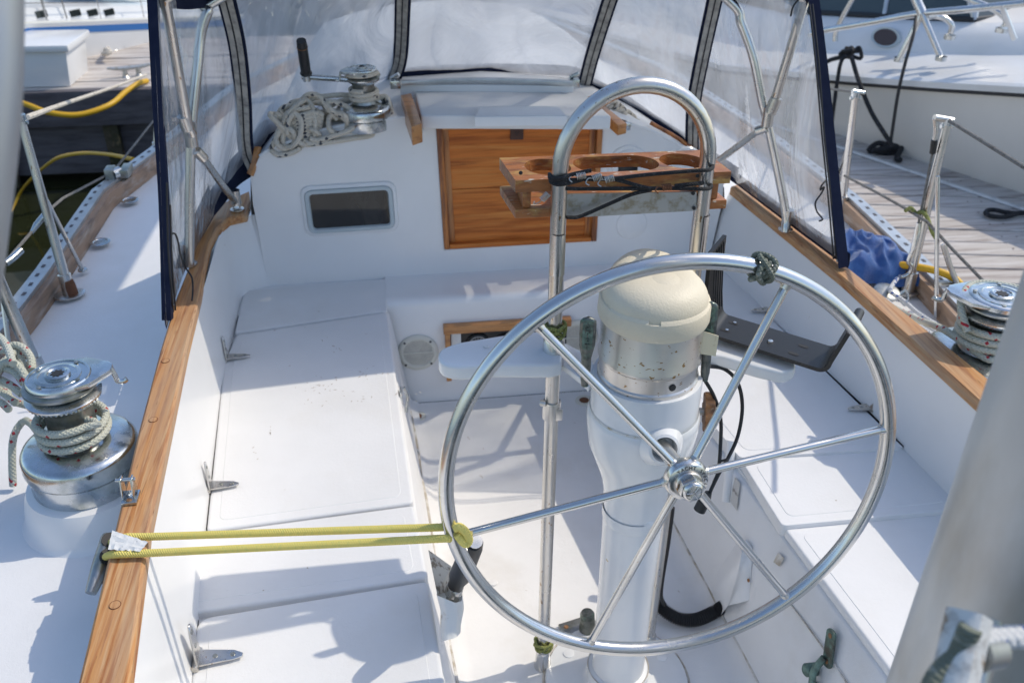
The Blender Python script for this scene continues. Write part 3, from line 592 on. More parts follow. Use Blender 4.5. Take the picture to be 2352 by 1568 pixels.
# bulkhead
wl_, wr_, wt_, wb_ = bp(712, 0).x, 0, 0, 0
oL = [bp(1000, 276), bp(1020, 574)]; oR = [bp(1386, 276), bp(1370, 553)]
zc0 = .842
bmid = [V((-.60, BK, SZ-.02))]
leftpoly = [V((-.80, BK, SZ-.03)), V((-.80, BK, .5)), V((-.805, BK, .62)), V((-.80, BK, .70))]+[bp(*p) for p in top_px[1:]]+[V((oL[0].x-.012, BK, zc0)), V((oL[0].x, BK, zc0)), oL[1], V((oL[1].x, BK, SZ-.02))]
mk('bulkhead', (leftpoly, [tuple(range(len(leftpoly)))]), M['gel'], boat, smooth=False, label='port half of the cabin bulkhead')
rightpoly = [V((oR[1].x, BK, SZ-.02)), oR[1], V((oR[0].x, BK, zc0)), V((oR[0].x+.02, BK, zc0))]+[bp(*p) for p in top_sx]+[V((.61, BK, .55)), V((.59, BK, SZ-.02))]
mk('bulkhead', (rightpoly, [tuple(range(len(rightpoly)))]), M['gel'], boat, smooth=False, label='starboard half of the cabin bulkhead')
mk('companionway_sill', ([V((oL[1].x, BK, SZ-.02)), V((oR[1].x, BK, SZ-.02)), oR[1], oL[1], oR[1]+V((0, .05, .006)), oL[1]+V((0, .05, .006))], [(0, 1, 2, 3), (3, 2, 4, 5)]), M['gel'], boat, smooth=False)
mk('companionway_jamb', join(([oL[0], oL[1], oL[1]+V((0, .05, 0)), oL[0]+V((0, .05, 0))], [(0, 1, 2, 3)]), ([oR[0], oR[1], oR[1]+V((0, .05, 0)), oR[0]+V((0, .05, 0))], [(0, 1, 2, 3)])), M['gel'], boat, smooth=False)
# companionway boards
cwl = lambda z, i: lerp(oL[1].x, oL[0].x, (z-oL[1].z)/(oL[0].z-oL[1].z))+i
cwr = lambda z, i: lerp(oR[1].x, oR[0].x, (z-oR[1].z)/(oR[0].z-oR[1].z))-i
zb, zt_, zm = oL[1].z+.004, .840, .628
cw = mk('companionway_door', prism([V((cwl(zb, .016), BK+.016, zb+.008)), V((cwr(zb, .016), BK+.016, zb+.008)), V((cwr(zm, .016), BK+.016, zm-.0004)), V((cwl(zm, .016), BK+.016, zm-.0004))], (0, .012, 0)), M['teakx'], boat, bevel=.0012, bseg=1, label='two teak companionway drop boards in a teak frame')
mk('drop_board', prism([V((cwl(zm, .016), BK+.0155, zm+.001)), V((cwr(zm, .016), BK+.0155, zm+.001)), V((cwr(zt_, .016), BK+.0155, zt_-.018)), V((cwl(zt_, .016), BK+.0155, zt_-.018))], (0, .012, 0)), M['teakx'], cw, bevel=.0012, bseg=1)
for nm, f_ in (('l', cwl), ('r', cwr)):
    s = 1 if nm == 'l' else -1
    mk('frame_stile', prism([V((f_(zb, .001), BK-.006, zb)), V((f_(zb, .017), BK-.006, zb)), V((f_(zt_, .017), BK-.006, zt_)), V((f_(zt_, .001), BK-.006, zt_))], (0, .026, 0)), M['teakz'], cw, bevel=.002)
    mk('inner_stile', prism([V((f_(zb, .0175), BK+.011, zb+.01)), V((f_(zb, .036), BK+.011, zb+.01)), V((f_(zt_, .036), BK+.011, zt_-.02)), V((f_(zt_, .0175), BK+.011, zt_-.02))], (0, .01, 0)), M['teakz'], cw, bevel=.0015)
mk('top_rail', prism([V((cwl(zt_, .018), BK-.004, zt_-.024)), V((cwr(zt_, .018), BK-.004, zt_-.024)), V((cwr(zt_, .018), BK-.004, zt_)), V((cwl(zt_, .018), BK-.004, zt_))], (0, .024, 0)), M['teakbright'], cw, bevel=.002)
mk('bottom_rail', prism([V((cwl(zb, .018), BK-.005, zb)), V((cwr(zb, .018), BK-.005, zb)), V((cwr(zb, .018), BK-.005, zb+.014)), V((cwl(zb, .018), BK-.005, zb+.014))], (0, .024, 0)), M['teakx'], cw, bevel=.002)
p = at(1187, 306, y=BK+.012); lp = mk('lock_plate', box((p.x, BK+.013, p.z), (.038, .008, .038)), mat('dark wood patch', (.07, .028, .018), .5), cw, bevel=.001)
for dx, dz in ((-.004, .003), (.004, .003), (0, -.003)): mk('screw_hole', lathe([(.002, 0), (.002, .001)], 10, Matrix.Translation((p.x+dx, BK+.0088, p.z+dz)) @ Matrix.Rotation(pi/2, 4, 'X')), M['rubber'], lp)
for dx in (-.01, .006): mk('screw_hole', lathe([(.0028, 0), (.0028, .001)], 10, Matrix.Translation((p.x+dx-.002, BK-.0045, zt_-.011)) @ Matrix.Rotation(pi/2, 4, 'X')), M['rubber'], cw)
# opening port light in the bulkhead
def rrect(cx, cz, w_, h_, r, y, n=6):
    return roundpoly([V((cx-w_/2, y, cz-h_/2)), V((cx+w_/2, y, cz-h_/2)), V((cx+w_/2, y, cz+h_/2)), V((cx-w_/2, y, cz+h_/2))], r, n)
a, b = at(715, 478, y=BK), at(893, 478, y=BK); c0, c1 = at(803, 440, y=BK), at(803, 518, y=BK)
cx, cz, ww, hh = (a.x+b.x)/2, (c0.z+c1.z)/2, b.x-a.x, c0.z-c1.z
tiltw = Matrix.Translation(V((cx, 0, cz))) @ Matrix.Rotation(radians(-1.0), 4, 'Y') @ Matrix.Translation(-V((cx, 0, cz)))
port = mk('port_light', xf(loft([rrect(cx, cz, ww+.055, hh+.055, .035, BK+.001), rrect(cx, cz, ww+.048, hh+.048, .033, BK-.006), rrect(cx, cz, ww+.032, hh+.032, .028, BK-.009), rrect(cx, cz, ww+.028, hh+.028, .026, BK-.006)], closed=True), tiltw), M['gel'], boat, label='rectangular opening port light with rounded corners')
mk('window_frame', xf(loft([rrect(cx, cz, ww+.030, hh+.030, .027, BK-.003), rrect(cx, cz, ww+.026, hh+.026, .025, BK-.012), rrect(cx, cz, ww+.006, hh+.006, .014, BK-.013), rrect(cx, cz, ww, hh, .012, BK-.005)], closed=True), tiltw), M['greyframe'], port)
gq = rrect(cx, cz, ww+.004, hh+.004, .013, BK-.0055); mk('window_pane', xf((gq, [tuple(range(len(gq)))]), tiltw), M['glassdark'], port, smooth=False)
# starboard bulkhead dials, mostly behind the cup rack
for px, py, r in ((1440, 378, .05), (1572, 378, .045)):
    p = at(px, py, y=BK); T = Matrix.Translation(V((p.x, BK, p.z))) @ Matrix.Rotation(pi/2, 4, 'X')
    dd = mk('instrument_dial', lathe([(r+.012, -.001), (r+.008, .005), (r, .006), (r-.004, .012), (r-.012, .013)], 36, T), M['gel'], boat)
    if px < 1500: mk('display', box((p.x, BK-.014, p.z-.004), (.06, .003, .026)), M['dial'], dd, bevel=.003)
p = at(1450, 515, y=BK); mk('instrument_dial', lathe([(.05, -.001), (.046, .005), (.038, .006), (.030, .010), (.02, .011)], 36, Matrix.Translation(V((p.x, BK, p.z))) @ Matrix.Rotation(pi/2, 4, 'X')), M['gel'], boat)
# cabin top
def topsec(y):
    k = max(0, y-BK); s = 1-.10*k/1.6; up_ = .0
    L_ = [V((-.80*s, y, .42)), V((-.815*s, y, .60)), V((-.80*s, y, .70)), V((-.775*s, y, .748)), V((-.735*s, y, .787)), V((-.55*s, y, .834)), V((-.356*s, y, .861)), V((-.1, y, .872)), V((.15*s, y, .855)), V((.26*s, y, .832)), V((.367*s, y, .79)), V((.49*s, y, .725)), V((.571*s, y, .655)), V((.61*s, y, .60)), V((.64*s, y, .42))]
    return [v+V((0, 0, (-.05*max(0, y-2.6))*(v.z > .5))) for v in L_]
g = loft([topsec(y) for y in (BK, 1.5, 1.7, 2.0, 2.5, 3.2)]+[[lerp(p, V((-.1, 3.9, .44)), .35)+V((0, .35, -.12 if p.z > .5 else 0)) for p in topsec(3.2)]])
# leave the companionway open under the sliding hatch
mk('cabin_top', g, M['deck'], boat, ang=40)
mk('cabin_edge', tube([bp(*q)+V((0, .004, -.003)) for q in top_px[1:]], .006, 8, n=3), M['gel'], boat)
mk('cabin_edge', tube([bp(*q)+V((0, .004, -.003)) for q in top_sx], .006, 8, n=3), M['gel'], boat)
# sliding hatch
HZ = .885
q = [at(952, 207, z=HZ), at(1334, 207, z=HZ), at(1402, 268, z=HZ), at(966, 268, z=HZ)]
q = [V((-.325, 1.66, 0)), V((.185, 1.60, 0)), V((.19, 1.325, 0)), V((-.326, 1.345, 0))]
q = [at(952, 207, z=HZ), at(1334, 207, z=HZ), at(1404, 266, z=HZ), at(967, 264, z=HZ)]
q = [V((p.x, p.y, HZ-.04)) for p in q]
mk('sliding_hatch', prism(q, (0, 0, .04)), M['deck'], boat, bevel=.007, bseg=3, label='white sliding companionway hatch')
h = [at(1088, 268, z=HZ+.006), at(1102, 247, z=HZ+.006), at(1284, 247, z=HZ+.006), at(1300, 266, z=HZ+.006)]
mk('hatch_lip', prism([V((p.x, p.y-(.012 if i in (0, 3) else 0), HZ-.02)) for i, p in enumerate(h)], (0, 0, .03)), M['gel'], boat, bevel=.004, bseg=3)
hr = [at(920, 217, z=HZ+.004), at(944, 212, z=HZ+.004), at(969, 282, z=HZ+.004), at(945, 290, z=HZ+.004)]
mk('hatch_rail', prism([V((p.x, p.y, HZ-.05)) for p in hr], (0, 0, .052)), M['teakbright'], boat, bevel=.003, label='port teak rail of the sliding hatch')
hr = [at(1346, 222, z=HZ-.03), at(1360, 220, z=HZ-.03), at(1440, 283, z=HZ-.03), at(1420, 288, z=HZ-.03)]
mk('hatch_rail', prism([V((p.x, p.y, HZ-.06)) for p in hr], (0, 0, .030)), M['teakbright'], boat, bevel=.003, label='starboard teak rail of the sliding hatch')
for px, py in ((960, 297), (1437, 290)):
    p = at(px, py, y=BK-.012); mk('track_end', box(p, (.026, .02, .022)), M['chrome'], boat, bevel=.003)
sh = [at(918, 200, z=HZ+.012), at(1318, 203, z=HZ+.012), at(1308, 183, z=HZ+.02), at(930, 181, z=HZ+.02)]
mk('hatch_garage', prism([V((p.x, p.y, HZ-.05)) for p in sh]+[], (0, 0, .07)), M['gel'], boat, bevel=.005, bseg=3)
mk('traveler_track', tube([at(922, 190, z=HZ+.028), at(1110, 184, z=HZ+.030), at(1316, 191, z=HZ+.028)], .010, 8, flat=(.014, .022, V((0, 0, 1))), n=6), M['alloy'], boat)
for px, py in ((908, 193), (1318, 190)):
    p = at(px, py, z=HZ+.02); mk('track_fitting', join(box(p, (.03, .03, .024)), xf(tube([(-.012, 0, .015), (.012, -.01, .03)], .007, 8), Matrix.Translation(p))), M['chrome'], boat, bevel=.002)
# teak handrail ends at the cabin corners
mk('corner_trim', tube([bp(600, 345)+V((-.012, .03, .0)), bp(592, 375)+V((-.01, .01, -.004)), bp(584, 398)+V((-.012, 0, -.004))], .008, 8, flat=(.012, .022), n=3), M['teakbright'], boat)
mk('corner_trim', tube([bp(1500, 299)+V((0, .03, .012)), bp(1570, 336)+V((0, .03, .008)), bp(1632, 385)+V((0, .02, .008))], .006, 8, n=3), M['teakz'], boat)
# speakers, drains, instrument panel on the bridge deck face
def speaker(px, py, lab):
    p = at(px, py, y=BY); T = Matrix.Translation(V((p.x, BY, p.z))) @ Matrix.Rotation(pi/2, 4, 'X'); r = .062
    s = mk('speaker', lathe([(r, 0), (r, .005), (r-.006, .009), (r-.014, .009), (r-.016, .005)], 40, T), M['ivory'], boat, label=lab)
    gr = []
    for i in range(-14, 15):
        for j in range(-14, 15):
            x, z = i*.0033+(j % 2)*.0016, j*.0029
            if x*x+z*z < (r-.018)**2 and abs(j) > 0:
                k = .0009; gr.append(([V((x-k, 0, z-k)), V((x+k, 0, z-k)), V((x+k, 0, z+k)), V((x-k, 0, z+k))], [(0, 1, 2, 3)]))
    gg = xf(join(*gr), Matrix.Translation(V((p.x, BY-.0056, p.z)))); o = mk('grille_hole', gg, M['tape'], s, smooth=False); o['kind'] = 'stuff'
    mk('grille_bar', box((p.x, BY-.006, p.z), (.09, .002, .003)), M['ivory'], s)
    for k in range(4):
        a = pi/4+k*pi/2; mk('screw', lathe([(.0035, 0), (.0035, .0015), (.001, .0022)], 12, Matrix.Translation(V((p.x+cos(a)*(r-.007), BY-.009, p.z+sin(a)*(r-.007)))) @ Matrix.Rotation(pi/2, 4, 'X')), M['shadetrim'], s)
speaker(960, 808, 'ivory round cockpit speaker nearer the port seat'); speaker(1326, 773, 'ivory round cockpit speaker behind the guard post')
a, b, c = at(1017, 742, y=BY), at(1258, 722, y=BY), at(1035, 866, y=BY)
ipn = mk('instrument_panel', prism([V((a.x+.012, BY, a.z-.03)), V((b.x+.06, BY, a.z-.03)), V((b.x+.06, BY, c.z+.01)), V((a.x+.012, BY, c.z+.01))], (0, -.006, 0)), M['dial'], boat, smooth=False, label='engine instrument panel in a teak frame')
mk('panel_frame', prism([V((a.x, BY, a.z-.026)), V((b.x+.07, BY, a.z-.026)), V((b.x+.07, BY, a.z)), V((a.x, BY, a.z))], (0, -.026, 0)), M['teakbright'], ipn, bevel=.003)
mk('panel_frame', prism([V((a.x+.004, BY, c.z)), V((a.x+.020, BY, c.z)), V((a.x+.020, BY, a.z-.027)), V((a.x+.004, BY, a.z-.027))], (0, -.024, 0)), M['teakbright'], ipn, bevel=.003)
mk('switch_plate', box((a.x+.038, BY-.008, a.z-.07), (.030, .005, .08)), M['white'], ipn, bevel=.002)
for px, r in ((1098, .031), (1160, .023), (1208, .023)):
    p = at(px, 782, y=BY-.01); z_ = a.z-.075
    T = Matrix.Translation(V((p.x, BY-.006, z_))) @ Matrix.Rotation(pi/2, 4, 'X')
    gz = mk('gauge', lathe([(r+.004, 0), (r+.004, .008), (r, .010), (r-.002, .006)], 36, T), M['black'], ipn)
    ring = [lathe([(r*.86, .0062), (r*.82, .0066)], 36, T, cap=False)]
    for k in range(11):
        an = radians(210-24*k); ring.append(xf(box((0, 0, 0), (.0045, .0012, .0006)), T @ Matrix.Rotation(an, 4, 'Z') @ Matrix.Translation((r*.68, 0, .0068))))
    ring.append(xf(box((0, 0, 0), (r*.6, .0016, .0006)), T @ Matrix.Rotation(radians(140), 4, 'Z') @ Matrix.Translation((r*.25, 0, .0068))))
    o = mk('gauge_marking', join(*ring), M['white'], gz, smooth=False)
for px, py, r in ((957, 955, .021), (1342, 918, .021)):
    p = at(px, py, z=.004); dr = mk('cockpit_drain', lathe([(r+.008, 0), (r+.006, .003), (r-.004, .003), (r-.006, .0005)], 32, Matrix.Translation(V((p.x, p.y, .001)))), M['ivory'], boat)
    mk('drain_hole', lathe([(r-.005, .0022), (.002, .0024)], 24, Matrix.Translation(V((p.x, p.y, .001)))), M['rust'], dr)
# toggle latch on the port seat side
p = V((pw_t(.85)+.003, .86, .32)); lt = mk('seat_latch', box(p, (.006, .03, .05)), M['chrome'], boat, bevel=.002)
mk('latch_lever', tube([p+V((.008, 0, .03)), p+V((.016, 0, 0)), p+V((.010, -.01, -.04))], .004, 8, n=4), M['chrome'], lt)
# starboard well wall details: cowl, sticker, round vent, seam, bronze latch
wallS = lambda y, z: V((lerp(sw_b(y), sw_t(y), (z-.05)/(SZ-.085)), y, z))
def on_wall(px, py, off=.003):
    n = V((-1, -.10, .15)).normalized(); return at(px, py, pl=(wallS(.2, .2)+n*off, n)), n
P4 = [on_wall(*q, .0035)[0] for q in ((1688, 1095), (1700, 1110), (1692, 1172), (1676, 1150))]
mk('sticker', (P4, [(0, 1, 2, 3)]), M['sticker'], boat, smooth=False)
tp = [on_wall(*q, .004)[0] for q in ((1680, 1010), (1668, 1150))]
mk('pipe_cover', tube([tp[0], lerp(tp[0], tp[1], .6), tp[1]], lambda t: .011, 12), M['gel'], boat)
p, n = on_wall(1702, 1250, .0); p2, _ = on_wall(1705, 1390, 0); p3, _ = on_wall(1632, 1370, 0)
cl = [on_wall(*q, .004)[0] for q in ((1716, 1238), (1728, 1256), (1727, 1300), (1720, 1378))]
cwn = n
inner = [on_wall(*q, .03)[0] for q in ((1700, 1246), (1704, 1268), (1694, 1320), (1672, 1390))]
base2 = [on_wall(*q, .004)[0] for q in ((1690, 1250), (1650, 1310), (1636, 1360), (1650, 1420))]
vc = mk('vent_cowl', loft([cl, inner, base2]), M['gel'], boat, ang=70, label='white moulded vent cowl on the starboard well wall')
for q in ((1716, 1254), (1720, 1332)):
    pp, n = on_wall(*q, .008); mk('screw', lathe([(.004, 0), (.004, .002), (.001, .003)], 12, frame_of(n, o=pp)), M['brass'], vc)
g0, n = on_wall(1860, 1400, .003); seam = [on_wall(*q, .001)[0] for q in ((1770, 1325), (1900, 1500), (1990, 1640))]
mk('wall_seam', tube(seam, .0018, 6, n=3), M['gaskt'], boat)
pp, n = on_wall(1778, 1292, .003); mk('scuff_patch', (([on_wall(*q, .003)[0] for q in ((1787, 1268), (1801, 1282), (1790, 1300), (1776, 1290))]), [(0, 1, 2, 3)]), M['gaskt'], boat, smooth=False)
pl1, n = on_wall(1908, 1488, .004); fx = V((0, 1, .2)); T = frame_of(n, V((0, .35, 1)), pl1)
la = mk('bronze_latch', xf(prism(roundpoly([(-.038, -.013, 0), (.038, -.013, 0), (.038, .013, 0), (-.038, .013, 0)], .011), (0, 0, .005)), T), M['verdigris'], boat, bevel=.001, label='green corroded bronze latch on the starboard well wall')
for s in (-.026, .026): mk('screw', xf(lathe([(.005, .005), (.005, .006), (.001, .0065)], 12, Matrix.Translation((s, 0, 0))), T), M['brass'], la)
T2 = T @ Matrix.Translation((-.05, .012, 0))
mk('latch_arm', join(xf(tube([(.03, -.008, .008), (.0, .0, .02), (-.03, .004, .018), (-.05, .012, .01)], .007, 10, n=4), T2), xf(lathe([(.013, .0), (.013, .022), (.008, .026)], 16, Matrix.Translation((-.012, .022, 0))), T2), xf(prism(roundpoly([(-.07, -.012, 0), (-.035, -.014, 0), (-.035, .03, 0), (-.07, .02, 0)], .01), (0, 0, .006)), T2)), M['verdigris'], la, bevel=.0015)
# butt hinges on the seat lids
def hinge(p, u, v, lab=None, s=1.0, n1=V((0, 0, 1)), n2=None):
    "u = direction along the seat leaf, v = direction of the leaf lying on the coaming, p = pin"
    pin = V((0, 1, 0)); hh_ = mk('hinge', tube([p-pin*.018*s, p+pin*.018*s], .0052*s, 12), M['steelworn'], boat, label=lab)
    def leaf(d, nrm):
        q = pin; L_ = .062*s; W1, W2 = .015*s, .008*s
        pts = [p+q*W1+nrm*.001, p+d*L_*.8+q*W2+nrm*.001, p+d*L_+q*W2*.2+nrm*.001, p+d*L_-q*W2*.6+nrm*.001, p+d*L_*.8-q*W2+nrm*.001, p-q*W1+nrm*.001]
        lf = mk('leaf', prism(pts, nrm*.0035), M['steelworn'], hh_, bevel=.0008, bseg=1)
        for k in (.4, .78): mk('screw', lathe([(.0035*s, .0), (.0035*s, .0012), (.001, .0008)], 12, frame_of(nrm, o=p+d*L_*k+nrm*.0042)), M['castmetal'], lf)
    leaf(u, n1); leaf(v, n2 or V((1, 0, .1)).normalized())
for px, py, lab in ((512, 822, 'forward port seat hinge'), (472, 1118, 'middle port seat hinge'), (441, 1515, 'aft port seat hinge with large plates')):
    s = 1.25 if py > 1500 else 1.0
    p = at(px, py, z=SZ+.006); p.x += .008; hinge(p, V((1, 0, 0)), V((-.055, .12, .98)).normalized(), lab, s, n2=V((.99, 0, .06)).normalized())
for px, py, lab in ((1770, 712, 'forward starboard seat hinge'), (2000, 936, 'aft starboard seat hinge')):
    p = at(px, py, z=SZ+.012); hinge(p, V((-1, 0, 0)), V((.12, .1, .97)).normalized(), lab, .95, n2=V((-.98, 0, .2)).normalized())
# winch turrets
tp_ = V((-1.022, .405, 0))
mk('winch_turret', lathe([(.142, DKZ-.005), (.132, DKZ+.006), (.127, DKZ+.018), (.124, DKZ+.04), (.118, .482), (.112, .496), (.09, .50)], 56, Matrix.Translation(tp_)), M['gel'], boat, label='port winch turret')
mk('winch_turret', lathe([(.15, DKZ-.005), (.13, DKZ+.01), (.12, DKZ+.04), (.112, .50), (.10, .512)], 48, Matrix.Translation(V((.876, .500, -.012)))), M['gel'], boat, label='starboard winch turret')

# ================================================================ PEDESTAL, GUARD, WHEEL
PX, PY = .006, .19
ped = thing('steering_pedestal', 'white enamelled steering pedestal standing on the cockpit sole', 'pedestal', V((PX, PY, 0)))
LT = Matrix.Translation(V((PX, PY, 0)))
mk('base_flange', lathe([(.155, 0), (.152, .009), (.13, .012), (.075, .016), (.066, .024), (.064, .052), (.058, .056)], 56, LT), M['pedpaint'], ped)
for a in (200, 250, 320, 20, 90, 140):
    a = radians(a); sx, sy = PX+.118*cos(a), PY+.118*sin(a)
    mk('screw', join(lathe([(.012, .012), (.012, .0145), (.008, .0155)], 20, Matrix.Translation((sx, sy, 0)))), M['pedpaint'], ped)
mk('column', lathe([(.0555, .05), (.0545, .057), (.054, .10), (.0545, .30), (.0555, .42), (.057, .50), (.060, .545), (.066, .575), (.080, .615), (.0925, .65), (.0975, .69), (.0985, .712), (.0965, .722), (.094, .726)], 64, LT), M['pedpaint'], ped)
mk('collar', lathe([(.094, .724), (.0945, .728), (.0935, .733), (.094, .790), (.0925, .796), (.078, .797)], 64, LT), M['pedpaint'], ped)
mk('paint_chip_ring', lathe([(.0949, .7235), (.0953, .7265), (.0949, .7295)], 64, LT, cap=False), M['chalk'], ped)
mk('scratched_neck', lathe([(.0578, .475), (.0590, .48), (.0592, .50)], 48, LT, cap=False), M['pedpaint'], ped)
p = at(1477, 1206, y=PY-.052); mk('slot_screw', lathe([(.0115, -.002), (.0115, .002), (.008, .004), (.002, .0045)], 24, frame_of(V((.25, -1, 0)), o=V((PX+.0135, PY-.0535, p.z)))), M['pedpaint'], ped)
# steel compass drum
DB = .0845
dr = mk('drum_band', lathe([(DB+.001, .797), (DB+.001, .803), (DB-.0015, .806), (DB-.0015, .832), (DB+.0022, .8365), (DB+.0022, .842), (DB, .846), (DB, .905), (DB-.001, .908), (DB-.004, .9085)], 72, LT), M['band'], ped, label='rust freckled brushed steel compass drum')
hz = at(1534, 852, y=PY-DB); hd = V((.22, -1, 0)).normalized()
mk('drum_hole', lathe([(.0062, -.002), (.006, .0012), (.001, .0013)], 20, frame_of(hd, o=V((PX, PY, .818))+hd*(DB-.001))), M['rubber'], dr)
mk('dark_gap', lathe([(DB-.003, .9085), (DB-.003, .914)], 48, LT, cap=False), M['rubber'], dr)
# cream compass cover: rim, ledge, dome and a crescent visor
cvr = thing('compass_cover', 'cream textured dome cover on top of the steering pedestal', 'cover', V((PX, PY, .91)))
tl = Matrix.Translation(V((PX, PY, .913))) @ Matrix.Rotation(radians(3), 4, 'X')
mk('cover_rim', xf(lathe([(.0835, -.004), (.0900, -.001), (.0915, .004), (.0905, .026), (.0885, .0305), (.080, .032)], 72), tl), M['cream'], cvr)
vs, fs = [], []; NS, NR = 72, 16
for i in range(NR+1):
    t = i/NR
    for j in range(NS):
        a = 2*pi*j/NS; fwd = max(0, sin(a)); back = 0
        r0 = .0845*(1-t)**.0 if False else None
        # side wall rises higher on the forward side (visor), dome inside it
        rr_ = .0855*cos(t*pi/2)**.60; z_ = .028+.044*sin(t*pi/2)**.95+(rr_/.0855)*.034*max(0, sin(a-.25))**1.2*sin(t*pi/2)**.7
        vs.append(V((rr_*cos(a), rr_*sin(a)*.99, z_)))
for i in range(NR):
    for j in range(NS): j2 = (j+1) % NS; fs.append((i*NS+j, i*NS+j2, (i+1)*NS+j2, (i+1)*NS+j))
mk('visor', xf((vs, fs), tl), M['cream'], cvr, ang=80)
mk('dome', xf(lathe([(.067*cos(t*pi/20), .026+.048*sin(t*pi/20)) for t in range(11)], 56, Matrix.Translation((.008, -.012, 0)) @ Matrix.Rotation(radians(6), 4, 'X')), tl), M['cream'], cvr)
for a0, a1 in ((-160, -112), (-100, -20)):
    pts = [V((cos(radians(lerp(a0, a1, k/10)))*.079, sin(radians(lerp(a0, a1, k/10)))*.0815, .031)) for k in range(11)]
    mk('raised_lip', xf(tube(pts, .006, 8, flat=(.014, .012)), tl), M['cream'], cvr)
# shaft boss, wheel shaft
wc = V((0, 0, .729)); TL = -.108
axis = V((0, -cos(TL), -sin(TL)))                 # aft along the shaft
WM = frame_of(axis, V((1, 0, 0)), wc)
hubc = at(1564, 1104, y=-.052)
hub0 = V((.004, -.040, hubc.z))
bo = V((.012, PY-.080, .708))
mk('shaft_boss', xf(lathe([(.045, -.01), (.038, .012), (.030, .030), (.026, .038), (.0215, .040), (.020, .036), (.0195, .01)], 40, cap=False), frame_of((hub0-bo), o=bo)), M['pedpaint'], ped)
mk('boss_bore', xf(lathe([(.0195, .012), (.001, .013)], 32), frame_of((hub0-bo), o=bo)), M['rubber'], ped)
whl = thing('helm', 'large six spoke stainless steering wheel in front of the pedestal', 'steering wheel', wc)
mk('shaft', tube([bo, hub0], .0125, 20), M['steelworn'], whl)
mk('rim', tube([WM @ V((.353*cos(2*pi*k/128), .353*sin(2*pi*k/128), 0)) for k in range(128)], .0122, 20, closed=True), M['steel'], whl)
HM = frame_of(axis, V((1, 0, 0)), hub0)
hub = mk('hub', xf(lathe([(.017, -.022), (.019, -.020), (.020, -.008), (.030, -.004), (.0335, .002), (.034, .012), (.031, .019), (.027, .021), (.021, .0215)], 56), HM), M['steel'], whl)
mk('washer', xf(lathe([(.0195, .0215), (.0205, .024), (.019, .026)], 40), HM), M['steelworn'], hub)
mk('acorn_nut', join(xf(prism([(.0195*cos(pi/3*k+.4), .0195*sin(pi/3*k+.4), .024) for k in range(6)], (0, 0, .019)), HM), xf(lathe([(.0165, .043), (.0150, .046), (.0125, .0475), (.001, .0478)], 32), HM)), M['steel'], hub, bevel=.0015, bseg=2)
for k in range(6):
    a = pi/3*k; mk('nut_ridge', xf(tube([(.002*cos(a), .002*sin(a), .0480), (.0115*cos(a), .0115*sin(a), .0480)], .0007, 5), HM), M['steel'], hub)
mk('nut_ring', xf(tube([(.0122*cos(2*pi*k/24), .0122*sin(2*pi*k/24), .0478) for k in range(24)], .0007, 5, closed=True), HM), M['steel'], hub)
sp = [(1262, 778), (1808, 650), (2026, 985), (1788, 1350), (1358, 1470), (1052, 1230)]
for px, py in sp:
    # angle of the spoke where it meets the rim
    n_ = axis; q = at(px, py, pl=(wc, n_)); l = WM.inverted() @ q; a = math.atan2(l.y, l.x)
    e = WM @ V((.350*cos(a), .350*sin(a), 0)); s_ = HM @ V((.026*cos(a), .026*sin(a), .002))
    mid = lerp(s_, e, .5); so = mk('spoke', tube([s_, e], .0066, 16), M['steel'], whl)
    d_ = (e-s_).normalized()
    mk('weld', join(tube([s_+d_*.002, s_+d_*.010], lambda t: .0092-.0022*t, 14), tube([e-d_*.014, e-d_*.006], lambda t: .0072+.0016*t, 14)), M['steelworn'], so)
# lettering engraved round the hub
eng = mat('engraved letter', (.08, .08, .08), .6)
word = 'YACHT SPECIAL'; geos = []
for i, ch in enumerate(word):
    if ch == ' ': continue
    a = radians(128-13.6*i); g = text_mesh(ch, .0082, .0002)
    geos.append(xf(g, HM @ Matrix.Rotation(a-pi/2, 4, 'Z') @ Matrix.Translation((0, .0262, .0218))))
mk('engraved_lettering', join(*geos), eng, hub, smooth=False)
geos = [xf(text_mesh(c_, .006, .0002), HM @ Matrix.Translation((x_, y_, .0480))) for c_, x_, y_ in (('A', .003, .0065), ('F', -.003, -.0065))]
mk('stamped_letter', join(*geos), M['castmetal'], hub, smooth=False)
# turk's head knot on the wheel
def turks_head(c, ax, R, r, w_, m, name, label, lobes=5, leads=3, n=150, squash=1, parent=None):
    T = frame_of(ax, o=c); pts = []
    for k in range(n):
        t = 2*pi*k/n; th = t*leads; ph = t*lobes
        pts.append(T @ V(((R+r*.75*cos(ph*1.0+pi/2*0)+0)*cos(th), (R+r*.75*cos(ph))*sin(th), w_*sin(ph+.6*sin(ph)))))
    o = mk(name, tube(pts, r, 8, closed=True), m, parent)
    if not parent: tag(o, label, 'knot')
    return o
kq = at(1752, 612, pl=(wc, axis)); kl = WM.inverted() @ kq; ka = math.atan2(kl.y, kl.x)
kc = WM @ V((.353*cos(ka), .353*sin(ka), 0)); kt = (WM @ V((.353*cos(ka+.05), .353*sin(ka+.05), 0))-kc)
turks_head(kc, kt, .0165, .0042, .0115, M['ropegreen'], 'decorative_knot', "grey green turk's head knot tied round the top of the wheel rim", 5, 4)
